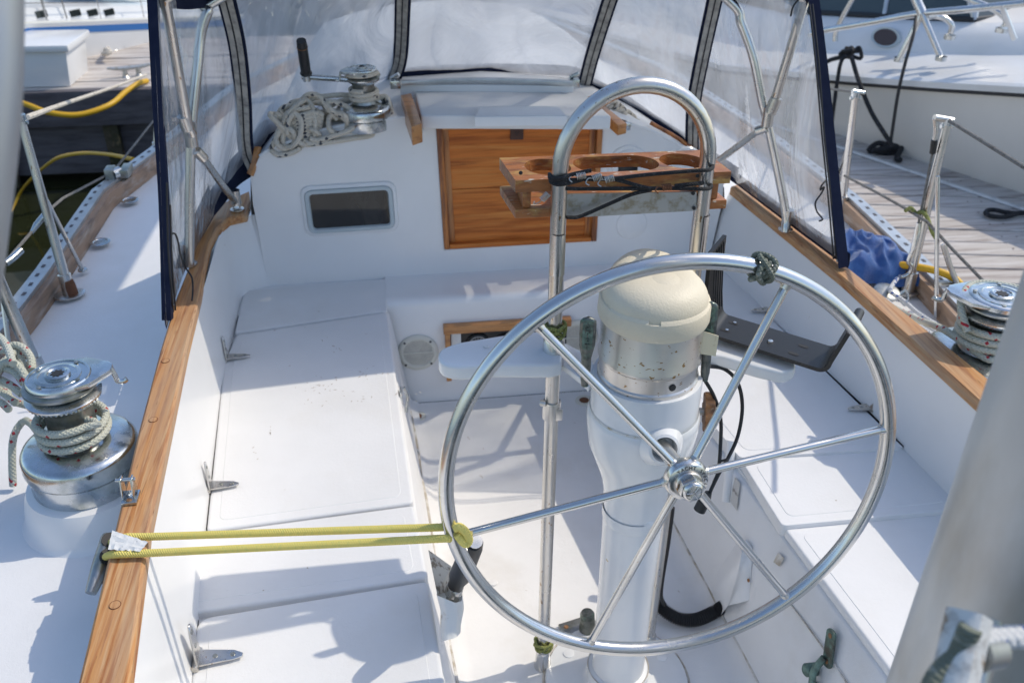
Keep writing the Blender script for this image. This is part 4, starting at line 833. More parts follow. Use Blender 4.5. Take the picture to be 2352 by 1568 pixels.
# pedestal guard
GL, GR = V((-.145, .252, 0)), V((.096, .268, 0))
gd = thing('pedestal_guard', 'tall stainless hoop guard standing round the pedestal', 'guard rail', GL)
zt = 1.142; gcx = (GL+GR)/2; gx = (GR-GL)/2
pts = [GL+V((0, 0, .02)), GL+V((0, 0, .3)), GL+V((0, 0, .6)), GL+V((0, 0, .9)), GL+V((0, 0, zt))]
arc = [gcx+gx*cos(pi-pi*k/24)+V((0, 0, zt+gx.length*1.02*sin(pi*k/24))) for k in range(1, 24)]
mk('hoop', tube(pts+arc+[GR+V((0, 0, z)) for z in (zt, .9, .6, .3, .02)], .0127, 20), M['steelworn'], gd)
for P_ in (GL, GR): mk('foot', lathe([(.019, 0), (.019, .004), (.0165, .02), (.0155, .045), (.0135, .05)], 24, Matrix.Translation(P_)), M['steel'], gd)
for P_, s, z0 in ((GL, -1, 1.0), (GR, 1, 1.012)):
    th0 = radians(-140 if s < 0 else -75)
    rows = []
    for zz in (z0-.036, z0-.034, z0+.034, z0+.036):
        rows.append([P_+V((.0148*cos(th0+radians(a)), .0148*sin(th0+radians(a)), zz)) for a in range(-10, 101, 10)])
    mk('saddle_plate', loft(rows), M['steel'], gd, ang=80)
# post clamp
cz_ = at(1265, 938, y=GL.y).z; cl_ = mk('hose_clamp', lathe([(.0135, cz_-.020), (.0165, cz_-.019), (.0165, cz_+.014), (.0155, cz_+.018), (.0135, cz_+.018)], 28, Matrix.Translation(V((GL.x, GL.y, 0)))), M['steelworn'], gd)
mk('clamp_screw', join(tube([V((GL.x-.022, GL.y-.004, cz_+.018)), V((GL.x-.012, GL.y-.008, cz_+.018))], .006, 12), box((GL.x+.011, GL.y-.014, cz_-.004), (.012, .006, .024))), M['steelworn'], cl_, bevel=.001)
turks_head(V((GL.x, GL.y, at(1246, 1489, y=GL.y-.014).z)), V((0, 0, 1)), .0170, .0032, .0085, M['ropelime'], 'decorative_knot', "yellow green turk's head knot at the foot of the guard post", 5, 4)
turks_head(V((GL.x, GL.y, at(1282, 765, y=GL.y-.014).z)), V((0, 0, 1)), .0165, .0032, .010, M['ropelime'], 'decorative_knot', "olive turk's head knot on the guard post above the white arm", 5, 4)
# pedestal arms
def arm(px_pts, z, t, nm, lab):
    P = [at(a, b, z=z) for a, b in px_pts]; P = [V((q.x, q.y, z)) for q in P]
    return P
zA = .815
a0 = V((-.335, .31, zA)); 
L1 = [at(a, b, z=zA) for a, b in ((1290, 832), (1265, 838), (1130, 836), (1060, 843), (1018, 838), (1004, 820), (1012, 800), (1050, 786), (1160, 768), (1262, 757), (1296, 760))]
L1 = [V((q.x, q.y, zA)) for q in L1]
o = mk('side_arm', prism([q-V((0, 0, .028)) for q in roundpoly(L1, [0, .006]+[.012]*7+[.01, 0], 3)], (0, 0, .028)), M['pedpaint'], ped, bevel=.006, bseg=3, label='white oval arm reaching to port')
pq = at(1117, 796, z=zA+.001); mk('filled_hole', lathe([(.0055, 0), (.004, .001), (.001, .0008)], 16, Matrix.Translation(pq)), M['chalk'], o)
zR = .80
R1 = [at(a, b, z=zR) for a, b in ((1600, 785), (1640, 765), (1700, 778), (1790, 812), (1826, 828), (1830, 845), (1800, 856), (1740, 842), (1650, 815), (1600, 815))]
R1 = [V((q.x, q.y, zR)) for q in R1]
mk('side_arm', prism([q-V((0, 0, .024)) for q in roundpoly(R1, [0]+[.01]*8+[0], 3)], (0, 0, .024)), M['pedpaint'], ped, bevel=.006, bseg=3, label='white oval arm reaching to starboard')
br = [at(a, b, z=.785) for a, b in ((1262, 838), (1290, 838), (1335, 872), (1352, 890), (1375, 850), (1345, 815), (1300, 790), (1262, 800))]
mk('guard_bracket', prism([V((q.x, q.y, .775)) for q in br], (0, 0, .012)), M['pedpaint'], ped, bevel=.002)
mk('arm_socket', lathe([(.018, .785), (.019, .79), (.019, .835), (.016, .84)], 24, Matrix.Translation(GL)), M['steel'], ped)
mk('arm_socket', lathe([(.018, .775), (.019, .78), (.019, .815), (.016, .82)], 24, Matrix.Translation(GR)), M['steel'], ped)
# instrument bracket on the starboard arm
bk = thing('instrument_bracket', 'empty black U shaped instrument bracket on the starboard arm', 'bracket', at(1700, 790, z=.802))
zB = .812
c1, c2, c3, c4 = (at(a, b, z=zB) for a, b in ((1640, 728), (1640, 777), (1905, 862), (1965, 812)))
c1, c2, c3, c4 = (V((q.x, q.y, zB)) for q in (c1, c2, c3, c4))
du_ = (c3-c2).normalized(); dv_ = ((c4-c3).normalized()*.55+(c1-c2).normalized()*.45).normalized(); Lb = (c3-c2).length; wb2 = (c4-c3).length*.86
q0 = c2-du_*.02; prof = []
rB = .022; L2 = Lb+.02
prof = [V((-.012, .16)), V((-.010, .08)), V((0, rB))]+[V((rB-rB*cos(t), rB-rB*sin(t))) for t in (radians(a) for a in range(15, 91, 15))]+[V((L2-rB+rB*sin(t), rB-rB*cos(t))) for t in (radians(a) for a in range(0, 91, 15))]+[V((L2+.018, .085))]
def B3(u, h, v): return q0+du_*u+V((0, 0, h))+dv_*v
rows = []
tk = .007
for i, q in enumerate(prof):
    a_ = prof[max(0, i-1)]; b_ = prof[min(len(prof)-1, i+1)]; t_ = (b_-a_).normalized(); n2 = V((-t_.y, t_.x))
    i_ = q+n2*tk
    rows.append([B3(q.x, q.y, 0), B3(q.x, q.y, wb2), B3(i_.x, i_.y, wb2), B3(i_.x, i_.y, 0)])
g = loft(rows, closed=True); g[1].append((0, 1, 2, 3)); g[1].append(tuple(range(len(g[0])-4, len(g[0])))[::-1])
bo_ = mk('u_frame', g, M['bracket'], bk, ang=30, weld=True)
for fx_, fy_ in ((.16, .72), (.14, .32), (.74, .66), (.70, .25)):
    c = B3(L2*fx_, tk+.0006, wb2*fy_); S = [c+du_*x_+dv_*y_ for x_, y_ in ((-.009, -.004), (.009, -.004), (.009, .004), (-.009, .004))]
    mk('slot', (roundpoly(S, .0039, 4), [tuple(range(20))]), M['rubber'], bo_, smooth=False)
    if fx_ < .3: mk('screw', lathe([(.003, .0), (.003, .0008), (.001, .001)], 12, Matrix.Translation(c+V((.003, 0, .0005)))), M['steel'], bo_)
c = B3(L2*.50, tk, wb2*.42); mk('screw', lathe([(.005, 0), (.0045, .003), (.001, .0036)], 14, Matrix.Translation(c)), M['steel'], bo_)
for k in range(5):
    y_ = wb2*(.2+.15*k); mk('rib', tube([B3(-.012+tk+.001, .155, y_), B3(tk+.001, .03, y_)], .0012, 5), M['rubber'], bo_)
mk('knob_end', join(tube([B3(L2+.017, .09, wb2*.3), B3(L2+.017, .09, wb2*.9)], .008, 12)), M['black'], bk)
# SHIFT and FUEL levers
def lever(pix_top, pix_bot, yy, word, lab, mt, wtop=.013):
    a, b = at(*pix_top, y=yy), at(*pix_bot, y=yy+.005); t = thing('control_lever', lab, 'lever', b)
    d_ = (a-b); ln = d_.length; z_ = d_.normalized(); view = (CAM-a).normalized(); y_ = (view-z_*view.dot(z_)).normalized(); x_ = y_.cross(z_)
    T = Matrix((x_, y_, z_)).transposed().to_4x4(); T.translation = b
    def hw(s): return lerp(.0075, .008, min(1, s*3)) if s < .42 else lerp(.008, wtop, min(1, (s-.42)/.2))
    st = [0, .02, .1, .25, .42, .5, .6, .75, .9, .95, .98, 1.0]; rows = []
    for s in st:
        k = 1 if s < .93 else math.sqrt(max(.02, 1-((s-.93)/.07)**2)); w_ = hw(s)*k*(1 if s > .03 else .8); h_ = .005*max(k, .5)
        rows.append([T @ V((w_*cos(2*pi*j/14), h_*sin(2*pi*j/14), s*ln)) for j in range(14)])
    g = loft(rows, closed=True); g[1].append(tuple(range(14))[::-1]); g[1].append(tuple(range(len(g[0])-14, len(g[0]))))
    body = mk('handle', g, M[mt], t)
    P = roundpoly([(-wtop*.62, .0049, ln*.56), (wtop*.62, .0049, ln*.56), (wtop*.62, .0049, ln*.95), (-wtop*.62, .0049, ln*.95)], wtop*.5, 5)
    mk('green_inlay', xf(prism(P, (0, .0006, 0)), T), M['verdigris'], body)
    gs = []
    for i, ch in enumerate(word):
        zz = ln*(.905-.37*i/len(word)*1.0); gs.append(xf(text_mesh(ch, .0135, .0006), T @ Matrix.Translation((0, .0062, zz)) @ Matrix.Rotation(pi/2, 4, 'X') @ Matrix.Rotation(pi, 4, 'Y')))
    mk('raised_lettering', join(*gs), M['bronze'], body, smooth=False); return t
lever((1352, 728), (1343, 885), .135, 'SHIFT', 'grey bronze lever marked SHIFT on the port side of the pedestal', 'bronze')
lever((1634, 693), (1618, 872), .16, 'FUEL', 'grey and green lever marked FUEL wrapped in masking tape', 'bronze', .0125)
P4 = [at(*q, y=.150) for q in ((1608, 758), (1651, 772), (1644, 818), (1604, 812))]
tag(mk('masking_tape', prism(P4, (.0, .0015, 0)), M['masking'], None, smooth=False), 'piece of aged masking tape folded round the FUEL lever', 'tape')
# brass friction knob
kp = V((PX+.118, PY+.012, .695)); kb = thing('friction_knob', 'rusty fluted bronze knob on the starboard side of the pedestal', 'knob', kp)
KM = frame_of(V((1, -.25, .02)), V((0, 0, 1)), kp)
mk('stem', xf(tube([(0, 0, -.035), (0, 0, .0)], .007, 12), KM), M['galv'], kb)
mk('boss', xf(lathe([(.016, -.036), (.014, -.022), (.010, -.02)], 20), KM), M['pedpaint'], kb)
pf = [((.033+.0038*(1 if (j//3) % 2 else -1))*cos(2*pi*j/48), (.033+.0038*(1 if (j//3) % 2 else -1))*sin(2*pi*j/48), -.002) for j in range(48)]
mk('fluted_rim', xf(prism(pf, (0, 0, .016)), KM), M['brass'], kb, bevel=.0012, bseg=1)
mk('face', xf(lathe([(.020, .0135), (.018, .017), (.008, .018)], 24), KM), M['brass'], kb)
# loose cables
def cable(name, pts, r, m, label, cat='cable', n=8, **k): return tag(mk(name, tube(pts, r, 10, n=n, **k), M[m]), label, cat)
c_ = thing('instrument_cable', 'dark grey instrument cable looping down from the bracket with a plug at its end', 'cable', at(1640, 1160, y=.12))
mk('cord', tube([at(*q) if False else at(q[0], q[1], y=q[2]) for q in ((1622, 840, .22), (1665, 848, .22), (1695, 880, .21), (1705, 935, .20), (1695, 1000, .18), (1672, 1052, .15), (1655, 1080, .13), (1635, 1120, .115), (1628, 1138, .11))], .0034, 10, n=8), M['bracket'], c_)
mk('cord', tube([at(q[0], q[1], y=q[2]) for q in ((1616, 868, .21), (1640, 910, .20), (1655, 960, .19), (1655, 1020, .17), (1650, 1080, .135), (1640, 1108, .12))], .0034, 10, n=8), M['bracket'], c_)
mk('tie', tube([at(q[0], q[1], y=q[2]) for q in ((1650, 1060, .14), (1672, 1055, .13), (1655, 1068, .12), (1638, 1072, .12), (1600, 1082, .13))], .0022, 6, n=5), M['rubber'], c_)
pa, pb = at(1628, 1130, y=.11), at(1606, 1172, y=.105)
mk('plug', tube([pa, lerp(pa, pb, .25), lerp(pa, pb, .30), lerp(pa, pb, .5), lerp(pa, pb, .55), pb], lambda t: .006+.003*(t > .1)+.0018*(t > .6), 14), M['black'], c_)
cable('black_cable', [at(1546, 1165, y=.285), at(1535, 1250, y=.285), at(1522, 1330, y=.28), at(1519, 1368, y=.28), at(1525, 1392, z=.03)], .0038, 'rubber', 'thin black cable running down behind the starboard guard post')
# corrugated hose
hs = [at(1506, 1372, z=.05), at(1522, 1398, z=.03), at(1560, 1420, z=.022), at(1600, 1422, z=.022), at(1640, 1405, z=.03), at(1662, 1392, z=.045)]
hp_ = spline(hs, 36); NH = len(hp_)-1; tag(mk('corrugated_hose', tube(hp_, lambda t: .0125+.0035*(round(t*NH) % 4 in (0, 1)), 16), M['rubber']), 'black corrugated hose curving across the sole behind the pedestal', 'hose')
# bronze deck fitting beside the pedestal
fp = at(1345, 1455, z=0.0); ft = thing('deck_fitting', 'green bronze stub on a square plate beside the pedestal foot', 'deck fitting', fp)
mk('plate', join(box(fp+V((-.01, .01, .005)), (.085, .06, .008), Matrix.Rotation(.25, 3, 'Z'))), M['castmetal'], ft, bevel=.002)
mk('stub', lathe([(.020, .008), (.019, .022), (.017, .025), (.0165, .060), (.013, .066)], 20, Matrix.Translation(fp+V((.006, .004, 0))) @ Matrix.Rotation(radians(-4), 4, 'Y')), M['bronze'], ft)
mk('screw', lathe([(.006, .009), (.005, .0105), (.001, .0107)], 12, Matrix.Translation(fp+V((-.042, .018, 0)))), M['brass'], ft)
# cup rack
ZT0, ZT1 = 1.152, 1.060
rk = thing('cup_rack', 'flaking varnished teak drinks rack lashed to the guard hoop', 'rack', V((-.22, .27, 1.02)))
def on_y(px, py, y_): return at(px, py, y=y_)
yf = .268
pA, pB = on_y(1184, 415, yf), on_y(1680, 394, yf); zt1 = (pA.z+pB.z)/2
pC = at(1162, 369, z=zt1+.0); pD = at(1632, 357, z=zt1)
u_ = (pB-pA).normalized(); dep = .105; v_ = V((-u_.y, u_.x, 0)).normalized()
def RK(s, t, z_): return pA+u_*s+v_*t+V((0, 0, z_))
Lr = (pB-pA).length
def plate_with_holes(z0, th, holes, skew=0):
    # outline grid cut by holes: build as polygon with bmesh boolean-free strips
    nx, ny = 120, 28; vs, fs = [], []; idx = {}
    inside = lambda s, t: any(((s-h[0])/h[2])**2+((t-h[1])/h[3])**2 < 1 if h[4] == 'o' else (max(0, abs(s-h[0])-(h[2]-h[3]))/h[3])**2+((t-h[1])/h[3])**2 < 1 for h in holes)
    def P(i, j, z_):
        s, t = Lr*i/nx, dep*j/ny
        # pull vertices close to a hole's edge onto it
        for h in holes:
            if h[4] == 'o': cx_, dx_, dy_ = h[0], (s-h[0])/h[2], (t-h[1])/h[3]
            else:
                cx_ = min(max(s, h[0]-(h[2]-h[3])), h[0]+(h[2]-h[3])); dx_, dy_ = (s-cx_)/h[3], (t-h[1])/h[3]
            k = math.hypot(dx_, dy_)
            if .90 < k < 1.12 and k > 0:
                rx_ = h[2] if h[4] == 'o' else h[3]; s = cx_+dx_/k*rx_; t = h[1]+dy_/k*h[3]
        return RK(s+skew*(t/dep), t, z_)
    def vid(i, j, top):
        if (i, j, top) not in idx: idx[(i, j, top)] = len(vs); vs.append(P(i, j, z0+(th if top else 0)))
        return idx[(i, j, top)]
    cell = {(i, j) for i in range(nx) for j in range(ny) if not inside(Lr*(i+.5)/nx, dep*(j+.5)/ny)}
    for i, j in cell:
        fs.append((vid(i, j, 1), vid(i+1, j, 1), vid(i+1, j+1, 1), vid(i, j+1, 1)))
        fs.append((vid(i, j+1, 0), vid(i+1, j+1, 0), vid(i+1, j, 0), vid(i, j, 0)))
        for (di, dj, a_, b_) in ((-1, 0, (0, 1), (0, 0)), (1, 0, (1, 0), (1, 1)), (0, -1, (0, 0), (1, 0)), (0, 1, (1, 1), (0, 1))):
            if (i+di, j+dj) not in cell:
                A_, B_ = (i+a_[0], j+a_[1]), (i+b_[0], j+b_[1])
                fs.append((vid(*A_, 0), vid(*B_, 0), vid(*B_, 1), vid(*A_, 1)))
    return vs, fs
hl = [(Lr*.19, dep*.52, Lr*.105, dep*.36, 'o'), (Lr*.515, dep*.54, Lr*.20, dep*.34, 's'), (Lr*.835, dep*.54, Lr*.105, dep*.34, 'o')]
tpz = 0
mk('top_shelf', plate_with_holes(-.020, .020, hl, -.012), M['teakold'], rk, ang=50)
hb = on_y(1186, 503, yf).z-pA.z
mk('bottom_shelf', prism([RK(.0, 0, hb), RK(Lr, 0, hb), RK(Lr-.012, dep, hb), RK(-.012, dep, hb)], (0, 0, .016)), M['teakold'], rk, bevel=.003)
for s in (.012, Lr-.030):
    mk('end_post', prism([RK(s, .004, hb+.016), RK(s+.014, .004, hb+.016), RK(s+.014, dep-.01, hb+.016), RK(s, dep-.01, hb+.016)], (0, 0, -.036-hb)), M['teakold'], rk, bevel=.003)
yq = yf-.006; fa, fb, fc, fd = on_y(1300, 446, yq), on_y(1600, 441, yq), on_y(1600, 484, yq), on_y(1300, 501, yq)
fpz = mk('face_plate', prism([fa, fb, fc, fd], (0, .003, 0)), M['galv'], rk, smooth=False)
for q in ((1592, 444), (1594, 478), (1196, 397), (1602, 404)):
    p = on_y(*q, yf-.0075); mk('hole', lathe([(.0032, 0), (.003, .0012)], 12, Matrix.Translation(p) @ Matrix.Rotation(pi/2, 4, 'X')), M['rubber'], rk)
# black shock cords lashing the rack to the hoop
yb = GL.y-.016
def bc(name, pts, label, r=.0032): return tag(mk(name, tube([at(q[0], q[1], y=(q[2] if len(q) > 2 else yb)) for q in pts], r, 10, n=7), M['bcord']), label, 'shock cord')
bc('shock_cord', [(1262, 405, .262), (1266, 412, .242), (1285, 418, yb-.002), (1305, 414, .240), (1340, 412, .246), (1400, 411, .25), (1480, 402, .25), (1560, 395, .245), (1600, 392, yb), (1625, 391, yb-.002), (1636, 386, .25), (1637, 378, .262)], 'black shock cord crossing the top of the rack from post to post')
bc('shock_cord', [(1300, 433, .244), (1340, 434, .25), (1450, 433, .252), (1560, 433, .25), (1605, 434, yb-.002), (1628, 433, .242), (1633, 426, .255), (1620, 421, .262), (1598, 422, .25), (1550, 427, .252)], 'black shock cord stretched level below the rack top')
bc('shock_cord', [(1302, 499, .25), (1325, 499, .25), (1350, 490, .25), (1400, 468, .252), (1450, 447, .252), (1496, 436, .25)], 'black shock cord sloping down across the grey face plate')
bc('shock_cord', [(1262, 400, .264), (1270, 410, .240), (1290, 410, yb-.004), (1310, 402, .244), (1350, 393, .248), (1358, 392, .248)], 'short black shock cord hooked beside the port hoop')
bc('shock_cord', [(1264, 412, .262), (1268, 420, .240), (1288, 424, yb-.003), (1330, 415, .246), (1350, 408, .248), (1378, 408, .25), (1420, 414, .25), (1470, 428, .25), (1498, 434, .25)], 'black shock cord with a wire hook sloping to the middle')
def coilhook(px, py, lab, mt='galv', ang=0):
    c = at(px, py, y=.243); t = thing('wire_hook', lab, 'hook', c); x_ = V((cos(ang), 0, sin(ang)))
    F_ = frame_of(x_, o=c)
    mk('coil', xf(tube([(.0048*cos(k*.7), .0048*sin(k*.7), (k-27)*.00028) for k in range(54)], .0009, 6), F_), M[mt], t)
    mk('hook', xf(tube([(0, 0, -.006), (.002, .002, -.014), (-.004, .003, -.020), (-.009, .002, -.016)], .001, 6, n=4), F_), M[mt], t)
coilhook(1335, 404, 'silver wire hook nearest the port hoop post', ang=.1); coilhook(1372, 407, 'silver coil hook in the middle of the upper lashing', ang=.3); coilhook(1400, 411, 'silver coil hook third along the upper lashing', ang=.25)
coilhook(1532, 430, 'rusty coil hook on the level shock cord', 'rust', .1); coilhook(1252, 452, 'silver coil hook hanging at the left of the port post', ang=.8)

# ================================================================ DODGER
dg = thing('dodger', 'navy canvas spray dodger with hazy clear vinyl windows and stainless bows', 'dodger', V((-.1, 1.3, .85)))
b = [V((-.930, .80, .60)), V((-.938, 1.11, .60)), at(492, 492, z=.61), at(545, 405, y=1.50), at(588, 372, y=1.56), at(618, 318, y=1.60), at(755, 248, y=1.75), at(905, 188, y=1.90),
     at(1120, 176, y=1.90), at(1340, 190, y=1.83), at(1440, 244, y=1.72), at(1590, 347, y=1.55), at(1640, 385, y=1.50), at(1692, 421, z=.61), at(1800, 503, z=.61), at(1947, 612, z=.61)]
T = [at(350, -40, y=1.0), at(430, -45, y=1.13), at(500, -60, y=1.25), at(720, -110, y=1.42), at(937, -110, y=1.5), at(1190, -118, y=1.5), at(1445, -110, y=1.5), at(1560, -100, y=1.42), at(1662, -80, y=1.27), at(1750, -60, y=1.18), at(1843, -40, y=1.10)]
def resample(P, n):
    L = [0]
    for a_, b_ in zip(P, P[1:]): L.append(L[-1]+(b_-a_).length)
    out = []
    for k in range(n+1):
        s = L[-1]*k/n; i = max(0, min(len(P)-2, sum(1 for q in L if q <= s)-1)); out.append(lerp(P[i], P[i+1], (s-L[i])/max(1e-6, L[i+1]-L[i])))
    return out
def window(bot, top, seed, amp, bend=0, nm='vinyl_window', lab=None, nu=56, nv=40, hz=(.34, .86)):
    B_, T_ = resample(bot, nu), resample(top, nu); rows = []
    for j in range(nv+1):
        t = j/nv; r = []
        for i in range(nu+1):
            p = lerp(B_[i], T_[i], t); n_ = (B_[min(i+1, nu)]-B_[max(i-1, 0)]).cross(T_[i]-B_[i]).normalized()
            u = i/nu; e = min(1, 6*min(u, 1-u))*min(1, 5*min(t, 1-t))
            q = V((u*3+seed, t*1.1, seed*3.1)); q2 = V(((u+.35*t)*7+seed, t*1.5, seed))
            w_ = noise.noise(q)*.9+.55*(1-abs(noise.noise(q2))*2)**3*.5+.3*noise.noise(q*3.3)
            r.append(p+n_*(amp*e*w_+bend*sin(pi*u)*sin(pi*t)))
        rows.append(r)
    return mk(nm, loft(rows), vinyl_mat(seed, *hz), dg, ang=180, label=lab)
window(b[0:5], T[0:3], 3.1, .014, lab='port side vinyl window', hz=(.32, .8))
window(b[4:8], T[2:5], 7.7, .016, lab='port front vinyl window', hz=(.55, .97))
window(b[7:10], T[4:7], 12.3, .012, lab='centre front vinyl window', hz=(.55, .97))
window(b[9:12], T[6:9], 18.2, .020, lab='starboard front vinyl window', hz=(.42, .88))
window(b[11:16], T[8:11], 23.9, .020, lab='starboard side vinyl window', hz=(.24, .66))
# roof with its skirt, aft edge scalloped
sec_p = [T[0]+V((0, 0, .0)), T[1], T[2], T[3]]; sec_s = [T[10], T[9], T[8], T[7]]
rows = []
for k, (a_, b_) in enumerate(((T[0], T[10]), (lerp(T[0], T[2], .5), lerp(T[10], T[8], .5)), (T[2], T[8]), (T[3], T[7]), (lerp(T[3], T[4], .6), lerp(T[7], T[6], .6)))):
    r = []
    for i in range(25):
        t = i/24; p = lerp(a_, b_, t); hgt = (.15, .165, .16, .11, .05)[k]
        p = p+V((0, (.06*sin(pi*t)*(2*t-1) if k == 0 else 0), hgt*sin(pi*t)**.6))
        r.append(p)
    rows.append(r)
mk('canopy', join(loft(rows)), M['navy'], dg, ang=60)
wsk = [T[4], T[5], T[6]]
mk('canopy_front', loft([[rows[-1][i] for i in range(25)], [q+V((0, .006, .0)) for q in resample([T[3], T[4], T[5], T[6], T[7]], 24)]]), M['navy'], dg, ang=60)
sk = [at(350, -60, y=1.0), at(430, -60, y=1.13), at(500, -70, y=1.25)]; sk2 = [at(352, 17, y=.995), at(430, 23, y=1.125), at(492, 17, y=1.23)]
mk('skirt', loft([resample(sk, 10), resample(sk2, 10)]), M['navy'], dg)
sk = [at(1660, -90, y=1.27), at(1750, -70, y=1.18), at(1850, -60, y=1.1)]; sk2 = [at(1665, -8, y=1.26), at(1750, -4, y=1.17), at(1858, 4, y=1.1)]
mk('skirt', loft([resample(sk, 10), resample(sk2, 10)]), M['navy'], dg)
def ribbon(P, wd, m, nm, off=0, side=None, n=6, th=.003, lab=None, shift=0):
    P = spline(P, n); rows = []
    for i, p in enumerate(P):
        t = (P[min(i+1, len(P)-1)]-P[max(0, i-1)]).normalized(); s_ = t.cross((CAM-p).normalized() if side is None else side).normalized(); o_ = s_.cross(t).normalized()
        c = p+s_*shift+o_*off
        rows.append([c-s_*wd/2, c-s_*wd/2+o_*th, c+s_*wd/2+o_*th, c+s_*wd/2])
    g = loft(rows, closed=True); g[1].append((0, 1, 2, 3)); g[1].append(tuple(range(len(g[0])-4, len(g[0])))[::-1])
    return mk(nm, g, M[m], dg, ang=30, label=lab)
SN = V((-.1, -1, .25))
def strap(P, wd=.050, side=SN):
    ribbon(P, wd, 'navy', 'seam_strap', .004, side); 
    ribbon(P, wd*.30, 'tape', 'zipper_tape', .009, side, shift=-wd*.19); ribbon(P, wd*.30, 'tape', 'zipper_tape', .009, side, shift=wd*.19)
    ribbon(P, wd*.07, 'zip', 'zipper', .0105, side)
strap([at(585, 392, y=1.52), at(566, 340, y=1.50), at(560, 231, y=1.42), at(547, 109, y=1.33), at(522, 0, y=1.25), at(500, -70, y=1.2)], .045)
strap([at(903, 187, y=1.87), at(920, 130, y=1.80), at(926, 0, y=1.60), at(930, -110, y=1.47)], .045)
strap([at(1343, 192, y=1.80), at(1362, 120, y=1.72), at(1400, 0, y=1.57), at(1438, -110, y=1.47)], .045)
strap([at(1588, 345, y=1.52), at(1592, 240, y=1.45), at(1614, 120, y=1.36), at(1640, 0, y=1.28), at(1655, -80, y=1.24)], .042)
# vertical aft edges in navy, with grommet cords
def edge(P, w0, w1, lab):
    P = spline(P, 6); rows = []
    for i, p in enumerate(P):
        t = i/(len(P)-1); wd = lerp(w0, w1, t); rows.append([p, p+V((0, .004, 0)), p+V((0, wd, 0))+V((.004, 0, 0)), p+V((0, wd, 0))])
    g = loft(rows, closed=True); g[1].append((0, 1, 2, 3)); g[1].append(tuple(range(len(g[0])-4, len(g[0])))[::-1]); return mk('edge_binding', g, M['navy'], dg, ang=30, label=lab)
edge([at(391, 742, z=.60), at(381, 470, y=.90), at(366, 240, y=.95), at(355, 0, y=.995), at(350, -60, y=1.0)], .02, .03, 'port aft edge binding')
ribbon([at(383, 735, z=.612), at(376, 470, y=.88), at(362, 240, y=.94), at(350, 0, y=.99), at(346, -60, y=1.0)], .020, 'navy', 'edge_binding', .001, V((0, -1, .2)))
ribbon([at(1937, 614, z=.612), at(1920, 461, y=.93), at(1889, 165, y=1.03), at(1868, 0, y=1.08), at(1861, -60, y=1.1)], .027, 'navy', 'edge_binding', .001, V((0, -1, .2)), lab='starboard aft edge binding')
# foot band of the canvas
def foot(P, h0, h1, lab, n=5):
    P = spline(P, n); N_ = len(P)
    rows = [[p+V((0, -.003, -.004)), p+V((0, -.006, .3*lerp(h0, h1, i/(N_-1)))), p+V((0, .0, lerp(h0, h1, i/(N_-1))))] for i, p in enumerate(P)]
    return mk('foot_band', loft(rows), M['navy'], dg, ang=80, label=lab)
foot(b[0:3], .03, .09, 'port foot band')
foot([at(492, 492, z=.612), at(517, 462, y=1.44), at(545, 425, y=1.49), at(580, 400, y=1.53)], .07, .09, 'port corner foot band')
foot([at(578, 400, y=1.53), at(600, 345, y=1.57), at(622, 318, y=1.6), at(700, 290, y=1.68), at(880, 200, y=1.88), at(908, 192, y=1.9)], .085, .016, 'port front foot band')
foot([at(900, 190, y=1.87), at(935, 176, y=1.87), at(1000, 170, y=1.87), at(1120, 166, y=1.87), at(1250, 168, y=1.86), at(1320, 174, y=1.84), at(1348, 192, y=1.80)], .026, .028, 'centre foot band')
foot([b[9], at(1400, 222, y=1.76), at(1440, 246, y=1.72), at(1500, 290, y=1.64), at(1560, 330, y=1.57), b[11], b[12], b[13]], .03, .05, 'starboard front foot band')
foot(b[13:16], .032, .036, 'starboard foot band')
# stainless bows and braces
R_ = .0125
hoopP = [at(435, 612, z=.605), at(436, 450, y=1.12), at(440, 300, y=1.14), at(453, 165, y=1.17), at(461, 82, y=1.19), at(478, 26, y=1.20), at(498, 0, y=1.21)]
hoopS = [at(1804, 532, z=.605), at(1803, 478, y=1.13), at(1763, 283, y=1.15), at(1750, 231, y=1.155), at(1730, 132, y=1.17), at(1703, 56, y=1.19), at(1672, 0, y=1.20)]
crown = [V((-.45, 1.23, 1.37)), V((-.1, 1.24, 1.41)), V((.2, 1.23, 1.36))]
mk('main_bow', tube(hoopP+crown+hoopS[::-1], .0118, 14, n=7), M['steel'], dg)
mk('aft_bow', tube([at(442, 310, y=1.125), at(429, 277, y=1.11), at(379, 0, y=1.02), V((-.70, 1.02, 1.36)), V((-.15, 1.06, 1.46)), V((.35, 1.10, 1.37)), at(1850, 0, y=1.10), at(1779, 231, y=1.13), at(1765, 268, y=1.14)], .0122, 14), M['steelworn'], dg)
mk('brace', tube([at(452, 345, y=1.13), at(541, 466, z=.625)], .0098, 12), M['steelworn'], dg)
mk('brace', tube([at(1757, 290, y=1.14), at(1654, 366, y=1.42)], .0098, 12), M['steelworn'], dg)
def fit(p, d_, L_, r, m='steelworn', nm='bow_fitting'): mk(nm, tube([p-d_*L_/2, p+d_*L_/2], r, 16), M[m], dg)
fit(at(437, 308, y=1.13), V((0, 0, 1)), .06, .0150); fit(at(427, 282, y=1.11), V((-.1, -.2, 1)).normalized(), .035, .0155); fit(at(460, 356, y=1.135), V((.35, .3, -.7)).normalized(), .03, .0125)
fit(at(1764, 268, y=1.14), V((0, 0, 1)), .05, .0150); fit(at(1776, 242, y=1.13), V((.2, -.1, 1)).normalized(), .04, .0155); fit(at(1750, 297, y=1.15), V((-.5, .5, -.4)).normalized(), .028, .0125)
fit(at(532, 452, z=.64), V((.35, .3, -.7)).normalized(), .035, .0122)
